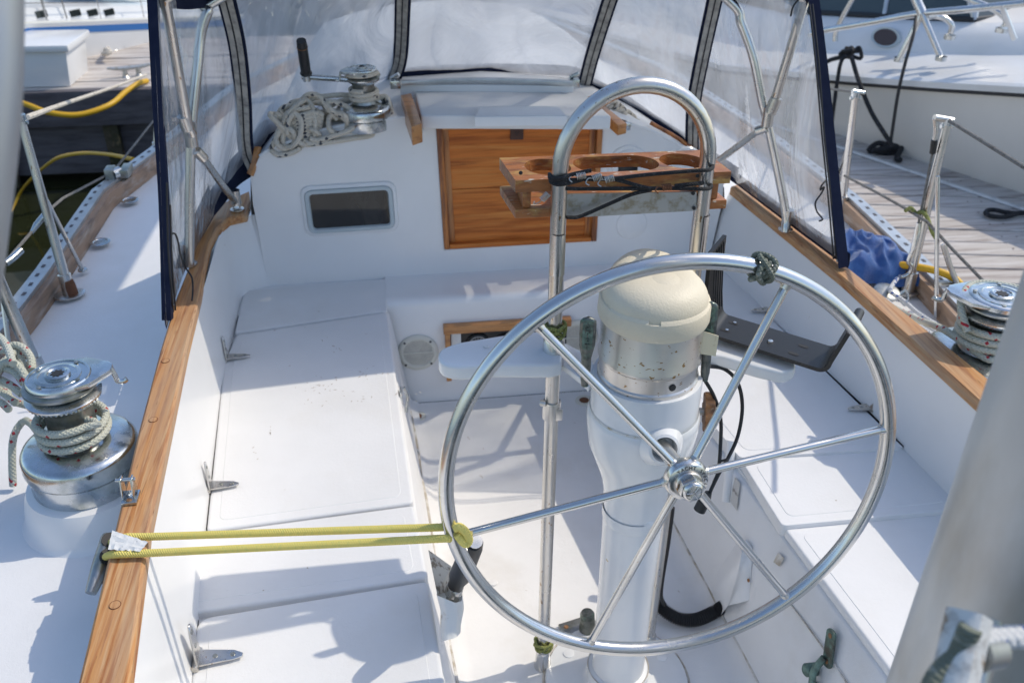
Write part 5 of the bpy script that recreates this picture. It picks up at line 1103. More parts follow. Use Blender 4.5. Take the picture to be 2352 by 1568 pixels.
for q, dz in ((at(435, 607, z=.604), 0), (at(1804, 528, z=.604), 0), (at(545, 482, z=.604), 0)):
    mk('deck_hinge', join(lathe([(.020, 0), (.020, .004), (.012, .006)], 20, Matrix.Translation(q)), box(q+V((-.009, 0, .018)), (.003, .018, .03)), box(q+V((.009, 0, .018)), (.003, .018, .03)), tube([q+V((-.013, 0, .024)), q+V((.013, 0, .024))], .004, 10)), M['steelworn'], dg, bevel=.0008)
    if q is not None: mk('tube_end', tube([q+V((0, 0, .018)), q+V((0, 0, .06))], .0150, 16), M['steelworn'], dg)
# lacing cords hanging from the curtains
def dcord(P, lab): mk('lacing_cord', tube(P, .0022, 8, n=7), M['rubber'], dg, label=lab)
dcord([at(388, 540, y=.90), at(402, 537, y=.90), at(410, 560, y=.92), at(413, 580, y=.95), at(425, 612, y=.99), at(440, 636, y=.98), at(443, 660, y=.96), at(441, 690, z=.615)], 'port loose lacing cord')
dcord([at(383, 420, y=.86), at(386, 560, y=.84), at(393, 655, y=.83), at(398, 716, z=.612)], 'port lacing cord'); dcord([at(391, 470, y=.9), at(395, 600, y=.86), at(403, 712, z=.612)], 'port inner lacing cord')
dcord([at(1859, 10, y=1.06), at(1874, 150, y=1.0), at(1888, 310, y=.97), at(1900, 430, y=.94), at(1915, 595, z=.615)], 'starboard lacing cord'); dcord([at(1866, 10, y=1.05), at(1881, 150, y=.99), at(1893, 310, y=.96), at(1906, 430, y=.93), at(1921, 595, z=.615)], 'starboard outer lacing cord')
dcord([at(1897, 415, y=.93), at(1888, 425, y=.92), at(1884, 436, y=.92), at(1893, 430, y=.92), at(1886, 445, y=.92), at(1873, 465, y=.92), at(1876, 485, y=.92), at(1889, 503, y=.92), at(1881, 508, y=.92)], 'starboard knotted cord tail')
dcord([at(1838, -5, y=1.05), at(1822, 15, y=1.05), at(1816, 38, y=1.05)], 'short cord tail hanging from the roof edge')
for q in (at(398, 715, z=.605), at(1918, 597, z=.605)): mk('eye_strap', tube([q+V((0, -.012, 0)), q+V((0, -.006, .012)), q+V((0, .006, .012)), q+V((0, .012, 0))], .0025, 8, n=4), M['chrome'], dg)

# ================================================================ WINCHES
def winch(c, s, lab, zs=1.22, arm_ang=0):
    t = thing('winch', lab, 'winch', c); T = Matrix.Translation(c) @ Matrix.Diagonal((s, s, s*zs, 1))
    mk('base', xf(lathe([(.096, 0), (.099, .004), (.0985, .034), (.094, .037)], 64), T), M['chrome'], t)
    mk('skirt', xf(lathe([(.094, .037), (.1035, .040), (.1045, .046), (.1035, .064), (.099, .0705), (.092, .0735), (.060, .079), (.047, .082)], 64), T), M['chrome'], t)
    mk('drum', xf(lathe([(.050, .079), (.046, .084), (.0425, .10), (.042, .135), (.046, .146), (.051, .150)], 56), T), M['castmetal'], t)
    # ribbed flare under the self-tailing jaws
    g = []
    vs, fs = [], []; n = 96
    for r, z in ((.050, .149), (.064, .1575), (.0655, .160)):
        for j in range(n):
            a = 2*pi*j/n+(r-.05)*14; k = .0018*(1 if j % 2 else -1) if z < .16 else 0; vs.append(V((r*cos(a), r*sin(a), z+k)))
    for i in range(2):
        for j in range(n): j2 = (j+1) % n; fs.append((i*n+j, i*n+j2, (i+1)*n+j2, (i+1)*n+j))
    mk('ribbed_flare', xf((vs, fs), T), M['chrome'], t, ang=25)
    mk('lower_jaw', xf(lathe([(.0655, .160), (.066, .163), (.060, .166), (.050, .169)], 56), T), M['chrome'], t)
    mk('upper_jaw', xf(lathe([(.050, .170), (.062, .1755), (.065, .178), (.0645, .181), (.056, .183)], 56), T), M['castmetal'], t)
    cov = mk('top_cover', xf(lathe([(.056, .183), (.0575, .185), (.057, .1925), (.054, .1955), (.050, .196), (.0495, .1945), (.040, .1945), (.0395, .196), (.034, .197), (.033, .1955), (.022, .1955), (.0215, .199), (.017, .2005), (.015, .1985), (.0125, .1985)], 56), T), M['chrome'], t)
    mk('socket', xf(prism([((.0125 if k % 2 else .0085)*cos(pi/8*k), (.0125 if k % 2 else .0085)*sin(pi/8*k), .1988) for k in range(16)], (0, 0, .0004)), T), M['rubber'], cov)
    for k in range(4):
        a = pi/4+k*pi/2+.3; mk('screw', xf(lathe([(.004, .196), (.0038, .1975), (.001, .198)], 12, Matrix.Translation((.045*cos(a), .045*sin(a), 0))), T), M['castmetal'], cov)
    # stripper arm
    A = Matrix.Rotation(arm_ang, 4, 'Z')
    P = [(0, .056, 0), (.05, .050, 0), (.086, .020, 0), (.092, .008, 0), (.088, -.012, 0), (.05, -.046, 0), (0, -.056, 0), (-.02, -.0525, 0), (-.0, -.02, 0), (-.0, .02, 0), (-.02, .0525, 0)]
    P = [V(q)+V((0, 0, .1845)) for q in P]
    mk('stripper_arm', xf(prism(P, (0, 0, .009)), T @ A), M['chrome'], t, bevel=.0025*s)
    mk('feeder', xf(tube([(.088, 0, .190), (.092, -.002, .176), (.094, -.002, .166), (.104, -.002, .164), (.110, -.002, .167)], .0045, 10, n=4), T @ A), M['chrome'], t)
    return t
wp = winch(V((-1.022, .405, .498)), 1.0, 'large self tailing chrome winch with rope turns on the port turret', arm_ang=radians(15))
wsr = winch(V((.880, .500, .492)), 1.18, 'large self tailing chrome winch on the starboard deck beyond the teak cap', zs=.99, arm_ang=radians(150))
def turns(c, r0, z0, rr, nt, dz, a0, tailin, tailout, m, name, label, grow=0, seg=10):
    pts = [V(q) for q in tailin]; N_ = int(nt*20)
    for k in range(N_+1):
        a = a0+2*pi*k/20; t = k/20; rad = r0+rr+grow*min(t, nt-t) ; pts.append(V((c.x+rad*cos(a), c.y+rad*sin(a), c.z+(z0+dz*t)*1.22)))
    pts += [V(q) for q in tailout]
    return pts
c = V((-1.022, .405, .498)); rr = .0072
# tail comes off the drum, climbs to the jaws and off to port in a hank
pts = [at(30, 1115, z=.43), at(28, 1060, z=.48), at(32, 1000, z=.53), at(60, 965, z=.56)] + turns(c, .052, .088, rr, 2.4, .0155, radians(185), [], [], 'ropered', 'sheet', '')
tail = [at(40, 925, z=.63), at(15, 895, z=.62), at(-15, 860, z=.60), at(-60, 830, z=.56), at(-110, 860, z=.5)]
tag(mk('sheet', tube(pts+tail, rr, 12, n=3), M['ropered']), 'white rope with red flecks wound round the port winch drum', 'rope')
hk = thing('rope_hank', 'hank of white rope with red flecks hanging at the left edge beside the port winch', 'rope', at(10, 850, z=.66))
def hkp(L_): mk('strand', tube([at(a_, b_, z=z_) for a_, b_, z_ in L_], rr, 12, n=7), M['ropered'], hk)
hkp([(62, 890, .70), (55, 858, .72), (30, 832, .73), (5, 838, .72), (-15, 870, .70), (-30, 900, .68)])
hkp([(74, 850, .70), (70, 820, .71), (50, 797, .72), (28, 793, .72), (12, 806, .71), (-10, 800, .69), (-30, 790, .68)])
hkp([(55, 880, .70), (35, 855, .71), (10, 845, .71), (-30, 835, .7)]); hkp([(50, 905, .68), (25, 885, .69), (-5, 870, .69), (-30, 868, .68)])
hkp([(36, 925, .66), (12, 905, .66), (-12, 890, .66), (-40, 884, .65)]); hkp([(30, 835, .74), (18, 800, .75), (0, 775, .75), (-25, 762, .74)])
hkp([(58, 860, .69), (48, 825, .70), (35, 810, .71), (10, 830, .71), (-20, 850, .69)]); hkp([(20, 940, .64), (3, 925, .64), (-25, 915, .63)])
c = V((.880, .500, .497)); rr = .0082
inn_ = [at(1895, 620, z=.50), at(1950, 650, z=.50), at(2040, 700, z=.52), at(2110, 735, z=.56), at(2170, 758, z=.61)]
sp_ = []
for k in range(int(3.3*20)): a = radians(235)+2*pi*k/20; t = k/20; sp_.append(V((c.x+(.056+rr)*cos(a)*1.0, c.y+(.056+rr)*sin(a), c.z+1.12*(.090+.0160*t))))
up_ = [at(2200, 700, z=.70), at(2208, 672, z=.715), at(2235, 655, z=.72)]
tag(mk('sheet', tube(inn_+sp_, rr, 12, n=3), M['ropered']), 'rope with red flecks wound in four turns round the starboard winch', 'rope')
tag(mk('sheet', tube([c+V((-.078, -.03, .155)), c+V((-.084, .0, .19)), c+V((-.070, .03, .213)), c+V((-.02, .068, .216)), c+V((.04, .06, .214)), c+V((.09, .02, .20)), c+V((.11, -.03, .10)), c+V((.10, -.06, -.02))], rr, 12, n=7), M['ropered']), 'rope tail led through the jaws of the starboard winch', 'rope')
for k, L_ in enumerate((((1870, 618), (1905, 622), (1945, 640), (1990, 668), (2050, 712), (2120, 748), (2175, 772)), ((1990, 668), (2035, 690), (2090, 735), (2150, 775), (2165, 800)), ((2060, 640), (2045, 668), (2075, 690), (2110, 720), (2150, 745)))):
    tag(mk('sheet', tube([at(a_, b_, z=.452+.012*k) for a_, b_ in L_], .006, 10, n=7), M['ropeblue']), ('white line lying along the deck inboard of the starboard winch', 'white line crossing under the starboard winch rope', 'blue flecked line running from the block to the starboard winch')[k], 'rope')
# small winch with its handle on the cabin top
cw_ = at(840, 268, y=1.50); cwc = V((cw_.x, 1.50, cw_.z-.030))
w3 = winch(cwc, .70, 'small chrome winch with a black handled crank on the port cabin top', arm_ang=radians(200))
hd_ = thing('winch_crank', 'metal winch handle with a black grip standing up, fitted in the cabin top winch', 'winch handle', cwc+V((0, 0, .11)))
hA, hB = at(838, 186, y=1.50), at(703, 176, y=1.47)
mk('arm', tube([hA+V((.012, 0, 0)), lerp(hA, hB, .5), hB+V((-.012, 0, 0))], .006, 10, flat=(.012, .016)), M['chrome'], hd_)
mk('socket_end', tube([hA+V((0, 0, -.03)), hA+V((0, 0, .012))], .013, 16), M['chrome'], hd_)
mk('lock_knob', tube([hA+V((0, 0, .010)), hA+V((0, 0, .022))], .012, 16), M['black'], hd_)
hC, hD = at(703, 168, y=1.47), at(692, 94, y=1.42)
mk('grip', tube([hC, lerp(hC, hD, .04), lerp(hC, hD, .08), lerp(hC, hD, .3), lerp(hC, hD, .7), lerp(hC, hD, .93), hD], lambda t: .0125+.004*(t < .12)+.0015*sin(t*3), 16), M['black'], hd_)
mk('grip_ring', tube([lerp(hC, hD, .80), lerp(hC, hD, .82)], .0146, 16), M['brass'], hd_)
mk('arm_end', tube([hC+V((0, 0, -.022)), hC], .0105, 14), M['chrome'], hd_)
# rope turns on it and the big coil
def wrap(c, r, z, n, rr, m, nm, lab):
    pts = [V((c.x+r*cos(2*pi*k/20), c.y+r*sin(2*pi*k/20), c.z+z+.9*rr*2*k/20)) for k in range(int(n*20))]
    return tag(mk(nm, tube(pts, rr, 8), M[m]), lab, 'rope')
wrap(cwc, .037, .078, 2.8, .0066, 'ropeblk', 'halyard', 'black flecked rope wound round the cabin top winch drum')
wrap(cwc, .044, .146, 1.0, .006, 'ropeblk', 'halyard', 'black flecked rope in the jaws of the cabin top winch')
coil = thing('rope_coil', 'heaped coil of off white rope with black flecks on the port cabin top', 'rope', at(720, 290, y=1.55))
def on_top(px, py, h=0):
    p = at(px, py, y=1.52); return p+V((0, 0, h))
random.seed(11); rc = .0073
def strand(pl, yy=1.52, r=rc): mk('strand', tube([at(a_, b_, y=y_) for a_, b_, y_ in pl], r, 9, n=6), M['ropeblk'], coil)
# hank of nearly parallel loops leaning on one another
for k in range(20):
    t = k/19; x0, x1 = 622+t*42, 690+t*62; y0 = 350-t*26; yt = 246+10*sin(k*1.9)-t*4
    yy = 1.47+.007*k
    P = []
    for q in range(14):
        a = 2*pi*q/14; cx_, cy_ = (x0+x1)/2+8*sin(k*2.3), (y0+yt)/2; rx_, ry_ = (x1-x0)/2+6+5*cos(k*1.7), (y0-yt)/2-2+4*sin(k*2.9)
        X = rx_*cos(a); Y = ry_*sin(a); an = radians(-58+9*sin(k*1.3)); P.append((cx_+X*cos(an)*1.0-Y*sin(an)*.62, cy_+X*sin(an)*.55*-1+Y*cos(an)*.92, yy+.02*cos(a)))
    mk('strand', tube([at(*q[:2], y=q[2]) for q in P], rc, 9, closed=True, n=4), M['ropeblk'], coil)
for k in range(8):
    y0 = 262+k*8.5; strand([(664+k*1.5, y0+14, 1.47), (690, y0+4, 1.455), (722, y0-4, 1.46), (742-k*1.5, y0+2, 1.47)])
for k in range(16):
    cx_, cy_ = random.uniform(680, 850), random.uniform(245, 300); a0 = random.random()*6; ra, rb = random.uniform(26, 44), random.uniform(15, 24)
    mk('strand', tube([at(cx_+ra*cos(2*pi*q/9+a0)*(1+.2*random.random()), cy_+(rb*sin(2*pi*q/9+a0))*(1+.2*random.random()), y=1.50+.004*k+.02*sin(q*2.1+k)) for q in range(9)], rc, 9, closed=True, n=4), M['ropeblk'], coil)
strand([(618, 352, 1.47), (628, 330, 1.46), (645, 296, 1.46), (662, 262, 1.46), (690, 236, 1.47), (708, 232, 1.48), (722, 262, 1.46), (724, 300, 1.45), (720, 326, 1.45)])
strand([(640, 262, 1.5), (650, 248, 1.5), (700, 232, 1.5), (740, 222, 1.5), (800, 219, 1.52), (836, 232, 1.52)])
strand([(690, 232, 1.5), (710, 217, 1.49), (735, 222, 1.48), (752, 248, 1.47), (775, 275, 1.47)])
strand([(745, 232, 1.48), (775, 236, 1.47), (800, 248, 1.47), (815, 262, 1.47)]); strand([(750, 240, 1.47), (765, 255, 1.46), (785, 268, 1.46), (806, 290, 1.455)])
strand([(660, 308, 1.45), (663, 278, 1.45), (678, 262, 1.45), (692, 280, 1.44), (688, 316, 1.44), (668, 338, 1.45), (650, 330, 1.46), (652, 300, 1.46)])
for cx_, cy_, rx_, ry_ in ((776, 283, 22, 24), (708, 315, 26, 18), (656, 318, 22, 24)):
    mk('strand', tube([at(cx_+rx_*cos(2*pi*k/10), cy_+ry_*sin(2*pi*k/10), y=1.455+.012*sin(4*pi*k/10)) for k in range(10)], rc, 9, closed=True, n=5), M['ropeblk'], coil)
strand([(700, 322, 1.45), (716, 330, 1.44), (760, 326, 1.45), (810, 318, 1.455), (850, 312, 1.46), (862, 302, 1.47)])
strand([(712, 318, 1.44), (730, 322, 1.44), (766, 312, 1.44), (800, 300, 1.44), (820, 285, 1.45), (812, 268, 1.46), (796, 266, 1.46)])
strand([(820, 292, 1.45), (850, 285, 1.46), (880, 284, 1.47), (900, 280, 1.49), (903, 268, 1.5), (892, 255, 1.5), (884, 244, 1.51)])
strand([(862, 226, 1.52), (885, 222, 1.52), (893, 236, 1.51), (897, 256, 1.5), (892, 272, 1.49)])
strand([(870, 250, 1.5), (880, 262, 1.49), (878, 275, 1.48), (864, 281, 1.48)]); strand([(622, 345, 1.46), (640, 356, 1.455), (668, 352, 1.45), (690, 340, 1.45)])
for i, (x0_, y0_, x1_, y1_, x2_, y2_) in enumerate(((628, 340, 640, 300, 660, 275), (634, 346, 652, 310, 676, 276), (640, 350, 668, 330, 700, 300), (650, 353, 690, 338, 724, 310), (640, 280, 668, 256, 712, 246), (648, 288, 684, 266, 730, 258))):
    strand([(x0_, y0_, 1.475), (x1_, y1_, 1.465), (x2_, y2_, 1.46)])
# rope clutch and cheek block beside the small winch
cb = thing('rope_clutch', 'grey alloy rope clutch between the small winch and the hatch', 'clutch', at(880, 262, y=1.53))
mk('side_plate', prism([at(868, 276, y=1.54), at(900, 274, y=1.54), at(903, 246, y=1.54), at(896, 226, y=1.54), at(876, 228, y=1.54), at(866, 250, y=1.54)], (0, .012, 0)), M['castmetal'], cb, bevel=.002)
mk('lever', prism([at(876, 246, y=1.52), at(890, 246, y=1.52), at(894, 224, y=1.52), at(880, 222, y=1.52)], (0, .014, 0)), M['black'], cb, bevel=.002)
tag(mk('eye_block', box(at(842, 298, y=1.475), (.05, .02, .018)), M['clearplastic'], bevel=.003), 'small clear plastic rope guide on the cabin top edge', 'guide')
sr = thing('rope_coil', 'small tangle of white rope on the starboard cabin top behind the hoop', 'rope', at(1440, 260, y=1.58))
random.seed(5)
for k in range(9):
    t = k/8; cx_, cy_ = 1400+t*62, 240+t*52; r1 = 11+6*random.random(); a0 = random.random()*6
    mk('strand', tube([at(cx_+r1*cos(2*pi*q/8+a0)*1.25, cy_+r1*.75*sin(2*pi*q/8+a0), y=1.56+.02*sin(q*1.6+k)) for q in range(8)], .0055, 8, closed=True, n=5), M['ropeblk'], sr)

# ================================================================ SIDE DECKS: stanchions, lines, small gear
def stanchion(base, top, r, lab, brace=None, grp='lifeline stanchions', plate=True):
    t = thing('stanchion', lab, 'stanchion', base, grp)
    mk('post', tube([base, lerp(base, top, .5), top], lambda q: r*(1-.22*q), 14), M['steelworn'], t)
    mk('cap', tube([top-V((0, 0, .012)), top+V((0, 0, .004))], r*1.05, 14), M['chrome'], t)
    d_ = (top-base).normalized()
    mk('socket', tube([base, base+d_*.045, base+d_*.06], r*1.3, 16), M['steelworn'], t)
    if plate: mk('base_plate', xf(prism([(.042*cos(2*pi*k/18), .032*sin(2*pi*k/18), 0) for k in range(18)], (0, 0, .004)), Matrix.Translation(V((base.x, base.y, DKZ+.001))) @ Matrix.Rotation(.4, 4, 'Z')), M['steelworn'], t, bevel=.001)
    mk('line_eye', tube([top+V((-.016, 0, -.016)), top+V((.016, 0, -.016))], .006, 10), M['chrome'], t)
    if brace: mk('brace', tube([lerp(base, top, .62), brace], .006, 10), M['steelworn'], t); mk('brace_foot', lathe([(.014, 0), (.013, .005), (.006, .008)], 14, Matrix.Translation(brace)), M['chrome'], t)
    return t
s1b, s1t = at(160, 676, z=DKZ+.003), V((-1.345, 1.397, .915))
stanchion(s1b, s1t, .0135, 'stainless stanchion with a rusty foot on the port side deck', at(190, 621, z=DKZ+.003))
rp = V((s1b.x+.004, s1b.y-.012, DKZ+.005)); rst = bpy.data.objects['stanchion']
mk('rust_stain', lathe([(.018, 0), (.016, .03), (.013, .045)], 16, Matrix.Translation(s1b+V((.006, 0, 0)))), M['rust'], rst)
mk('line_bracket', tube([s1t+V((.0, 0, -.008)), s1t+V((-.05, -.02, -.012))], .010, 12), M['chrome'], rst)
b2 = at(80, 826, z=DKZ+.003); t2 = at(-70, 370, y=b2.y+.0); t2 = V((b2.x-.03, b2.y+.03, .915))
stanchion(at(95, 870, z=DKZ+.003), t2+V((.012, -.09, 0)), .0155, 'thick stainless stanchion nearest the rope hank at left', plate=False)
tag(mk('stay_rod', tube([at(28, 855, z=DKZ), at(0, 640, y=1.05), at(-30, 420, y=1.10)], .006, 8), M['steelworn']), 'thin steel rod standing outboard of the thick stanchion', 'rod')
L1a = s1t+V((0, 0, -.006))
tag(mk('lifeline', tube([L1a+V((-.06, -.25, 0)), L1a], .0052, 8), M['wire']), 'short wire lifeline leading aft from the port stanchion top', 'lifeline', 'port lifelines')
lt_ = at(170, 530, y=1.38)
tag(mk('lifeline', tube([at(-20, 640, y=1.0), at(75, 530, y=1.36), at(92, 500, y=1.38), at(145, 455, y=1.7), at(260, 395, y=2.2), at(355, 275, y=2.9)], .0042, 8), M['wire']), 'lower wire lifeline running past the port stanchion', 'lifeline', 'port lifelines')
tb = thing('turnbuckle', 'chrome turnbuckle on the lower port lifeline beside the stanchion', 'turnbuckle', at(95, 500, y=1.37))
mk('body', tube([at(72, 535, y=1.35), at(84, 516, y=1.36), at(104, 492, y=1.38), at(108, 486, y=1.38)], lambda q: .0085 if .2 < q < .9 else .005, 12), M['chrome'], tb)
tb = thing('turnbuckle', 'chrome turnbuckle on the lower port lifeline nearer the left edge', 'turnbuckle', at(30, 590, y=1.1))
mk('body', tube([at(12, 605, y=1.1), at(30, 592, y=1.12), at(48, 575, y=1.15)], .009, 12), M['chrome'], tb)
# chock and rail gear beyond, on the port toe rail
ck = thing('mooring_chock', 'chrome mooring chock on the port toe rail ahead of the stanchion', 'chock', at(262, 395, z=.48))
mk('roller', tube([at(258, 402, z=.49), at(276, 396, z=.49)], .022, 14), M['chrome'], ck); mk('bracket', join(box(at(255, 400, z=.49), (.03, .05, .05)), box(at(290, 392, z=.49), (.03, .08, .03))), M['castmetal'], ck, bevel=.004)
s3 = at(358, 362, z=DKZ+.003); stanchion(s3, at(361, 255, y=s3.y), .012, 'stainless stanchion just outside the navy curtain on the port side')
# yellow lines and a mooring line on the port side
tag(mk('shore_cable', tube([at(12, 228, y=5.2), at(60, 240, y=5.1), at(110, 258, y=5.0), at(180, 264, y=5.0), at(250, 242, y=5.1), at(290, 210, y=5.3), at(318, 192, y=5.42), at(338, 186, z=-.08)], .018, 10, n=7), M['yellow']), 'thick yellow shore power cable sagging below the dock edge', 'cable')
tag(mk('thin_line', tube([at(25, 485, z=-.70), at(48, 440, z=-.6), at(75, 408, z=-.3), at(100, 385, z=-.1), at(135, 362, z=.1), at(190, 352, z=.2), at(250, 355, z=.3), at(306, 366, z=.45)], .0085, 8, n=7), M['yellow']), 'thin yellow line arching from the water to the port toe rail', 'line')
tag(mk('mooring_line', tube([at(62, 270, y=1.8), at(150, 238, y=3.0), at(262, 200, y=4.6), at(335, 172, y=5.45)], .009, 8, n=5), M['ropeblk']), 'slack pale mooring line from the stanchion top to the far dock', 'rope')
# ---- starboard side
q1, q1t = at(1932, 485, z=DKZ+.003), V((1.065, 1.60, .845))
stanchion(q1, at(1966, 214, y=1.60), .0135, 'stainless stanchion beside the starboard navy curtain edge', at(1918, 420, z=DKZ+.003))
mk('cross_eye', tube([at(1958, 210, y=1.60), at(1984, 214, y=1.60)], .008, 10), M['chrome'], bpy.data.objects['stanchion.003'])
q2, q2t = at(2084, 668, z=DKZ+.003), at(2178, 276, y=1.07)
stanchion(q2, q2t, .0135, 'leaning stainless stanchion behind the blue towel with lifelines at its top')
q2o = bpy.data.objects['stanchion.004']
mk('cross_bar', tube([at(2146, 270, y=1.07), at(2188, 277, y=1.07)], .0085, 12), M['steelworn'], q2o)
tag(mk('guard_rod', tube([at(2150, 728, z=DKZ), at(2152, 560, y=.92), at(2154, 405, y=.94)], .0055, 10), M['steel']), 'thin bright upright rod between the leaning stanchion and the winch', 'rod')
pk = thing('lifeline_gate', 'pelican hook and turnbuckle hanging from the leaning stanchion', 'gate hook', at(2095, 600, y=1.05))
mk('fork', tube([at(2147, 272, y=1.07), at(2150, 300, y=1.07), at(2146, 325, y=1.07)], .006, 10), M['steelworn'], pk)
mk('tape_wrap', tube([at(2146, 322, y=1.07), at(2142, 352, y=1.07)], .0085, 10), M['black'], pk)
mk('wire', tube([at(2142, 350, y=1.07), at(2125, 440, y=1.07), at(2110, 512, y=1.06)], .0035, 8), M['wire'], pk)
mk('turnbuckle', tube([at(2110, 512, y=1.06), at(2108, 530, y=1.06), at(2100, 565, y=1.05), at(2093, 582, y=1.05)], lambda q: .0085 if .15 < q < .85 else .005, 12), M['steel'], pk)
mk('hook', tube([at(2093, 582, y=1.05), at(2086, 600, y=1.05), at(2094, 612, y=1.05), at(2088, 628, y=1.05), at(2072, 636, y=1.05), at(2066, 634, y=1.05)], .006, 10, n=5), M['steel'], pk)
tag(mk('lifeline', tube([q2t, at(2352, 384, y=.6), at(2420, 425, y=.45)], .005, 8), M['wire']), 'braided wire lifeline running aft from the leaning stanchion top', 'lifeline', 'starboard lifelines')
tag(mk('lifeline', tube([at(1966, 213, y=1.6), at(1905, 204, y=2.2), at(1860, 198, y=2.8)], .004, 8), M['wire']), 'thin wire running forward from the forward starboard stanchion', 'lifeline', 'starboard lifelines')
tag(mk('lifeline', tube([at(1940, 404, y=1.55), at(2010, 440, y=1.35), at(2085, 482, y=1.1), at(2130, 510, y=1.0), at(2190, 575, y=.88), at(2268, 655, y=.72)], .0042, 8), M['wire']), 'thin dark wire slanting down to the starboard winch', 'lifeline', 'starboard lifelines')
tag(mk('lashing', tube([at(2080, 484, y=1.1), at(2092, 478, y=1.08), at(2105, 490, y=1.07), at(2116, 486, y=1.06), at(2130, 500, y=1.04), at(2140, 530, y=1.0), at(2150, 548, y=1.0)], .0055, 8, n=6), M['ropelime']), 'tangle of thin green line lashed round the leaning stanchion', 'rope')
tag(mk('strut', tube([at(2166, 560, y=.98), at(2182, 612, y=.98), at(2198, 650, y=.98), at(2206, 678, y=.97)], lambda q: .0075, 10), M['steelworn']), 'rusty steel strut leaning over the starboard toe rail', 'strut')
fl = thing('fairlead', 'grey cast fairlead block on the starboard toe rail by the yellow hose', 'fairlead', at(2170, 640, z=.47))
mk('cheek', prism([at(2128, 650, y=1.10), at(2150, 626, y=1.09), at(2178, 630, y=1.05), at(2196, 660, y=.98), at(2206, 690, y=.93), at(2180, 692, y=.95), at(2150, 668, y=1.02)], (.03, .01, 0)), M['castmetal'], fl, bevel=.004)
mk('sheave', tube([at(2168, 668, y=.99)+V((-.012, 0, 0)), at(2168, 668, y=.99)+V((.04, 0, 0))], .022, 18), M['black'], fl)
tag(mk('yellow_hose', tube([at(2056, 607, z=.49), at(2100, 612, z=.50), at(2150, 622, z=.50), at(2190, 638, z=.49), at(2212, 662, z=.47), at(2226, 690, z=.44)], .0105, 12, n=7), M['yellow']), 'bright yellow hose lying over the starboard toe rail behind the stanchion', 'hose')
blk = thing('deck_block', 'small grey turning block shackled at the foot of the leaning stanchion', 'block', at(2045, 672, z=.44))
mk('cheek', lathe([(.034, -.004), (.036, 0), (.036, .005), (.030, .009)], 28, Matrix.Translation(at(2036, 672, z=.455)) @ Matrix.Rotation(.25, 4, 'X')), M['castmetal'], blk)
mk('sheave', lathe([(.028, -.012), (.024, -.008), (.028, -.004)], 24, Matrix.Translation(at(2036, 672, z=.455))), M['black'], blk)
mk('shackle', tube([at(2060, 680, z=.45), at(2078, 668, z=.46), at(2086, 684, z=.45), at(2080, 700, z=.44), at(2070, 692, z=.45), at(2062, 684, z=.45)], .0045, 8, n=6), M['chrome'], blk)
# blue towel: crumpled cloth on the starboard side deck
tc_ = at(1992, 590, z=.47)
rows = []; NT = 64
for i in range(NT+1):
    r = []
    for j in range(NT+1):
        u, v = i/NT*2-1, j/NT*2-1
        rad = min(1, max(abs(u), abs(v))); ax, ay = u*.092*(1+.16*noise.noise(V((v*2, 3, 1)))), v*.135*(1+.16*noise.noise(V((u*2, 8, 1))))
        q = V((ax*16, ay*12, 2.2))
        f1 = (1-abs(noise.noise(q*.55))*2.1); f2 = (1-abs(noise.noise(V((ax*30+4, ay*12, 7))))*2)
        edge_ = max(0, 1-rad**3.2)
        h_ = .015+.085*edge_**.55*(.62+.38*f1)+.018*f2*edge_**.3
        s_ = .012*noise.noise(V((ax*25, ay*25, 5)))
        p = tc_+V((ax+s_, ay*.9-.25*ax+s_, 0)); p.z = DKZ+.004+max(0, h_)
        r.append(p)
    rows.append(r)
tag(mk('towel', loft(rows), M['towel'], ang=180), 'crumpled blue towel lying on the starboard side deck by the curtain', 'towel')
# ---- port cap: eye strap, cam cleat, bungee, paper tag
ey = thing('fork_fitting', 'upright chrome fork fitting screwed on the port teak cap', 'fitting', at(300, 1140, z=CZ+.003))
e0 = at(300, 1142, z=CZ+.003)
mk('base', box(e0+V((.002, -.004, .003)), (.026, .034, .006)), M['chrome'], ey, bevel=.0015)
for s in (-1, 1): mk('lug', prism([e0+V((s*.009-.0015, -.012, .005)), e0+V((s*.009-.0015, .014, .005)), e0+V((s*.009-.0015, .010, .042)), e0+V((s*.009-.0015, -.004, .042))], (.003, 0, 0)), M['chrome'], ey, bevel=.0008)
mk('pin', tube([e0+V((-.018, .004, .036)), e0+V((.014, .004, .036))], .0035, 12), M['steelworn'], ey)
mk('screw', lathe([(.005, 0), (.004, .0015), (.001, .002)], 12, Matrix.Translation(e0+V((.002, -.014, .006)))), M['brass'], ey)
cq = at(236, 1268, z=.575); cc_ = thing('horn_cleat', 'black cleat with grey horns on the outside of the port coaming', 'cleat', cq)
mk('horn', tube([at(244, 1232, z=.565), at(240, 1262, z=.57), at(232, 1295, z=.57), at(222, 1325, z=.565), at(208, 1362, z=.555)], lambda q: .0085+.005*sin(pi*q), 10, n=5), M['castmetal'], cc_)
mk('post', tube([at(252, 1238, z=.585), at(246, 1260, z=.55)], .0125, 14), M['rubber'], cc_); mk('post', tube([at(248, 1275, z=.585), at(240, 1300, z=.55)], .0125, 14), M['rubber'], cc_)
mk('body', prism(roundpoly([at(232, 1232, z=.565), at(262, 1228, z=.565), at(250, 1325, z=.565), at(226, 1318, z=.565)], .006, 3), (0, 0, -.05)), M['rubber'], cc_, bevel=.003)
zb1 = CZ+.012
bl = [at(262, 1242, z=.588), at(285, 1233, z=zb1), at(340, 1232, z=zb1+.001)]
rimL = WM @ V((.353*cos(radians(180+11)), .353*sin(radians(180+11)), 0))
e1, e2 = at(1016, 1210, y=.0), at(1020, 1236, y=-.02)
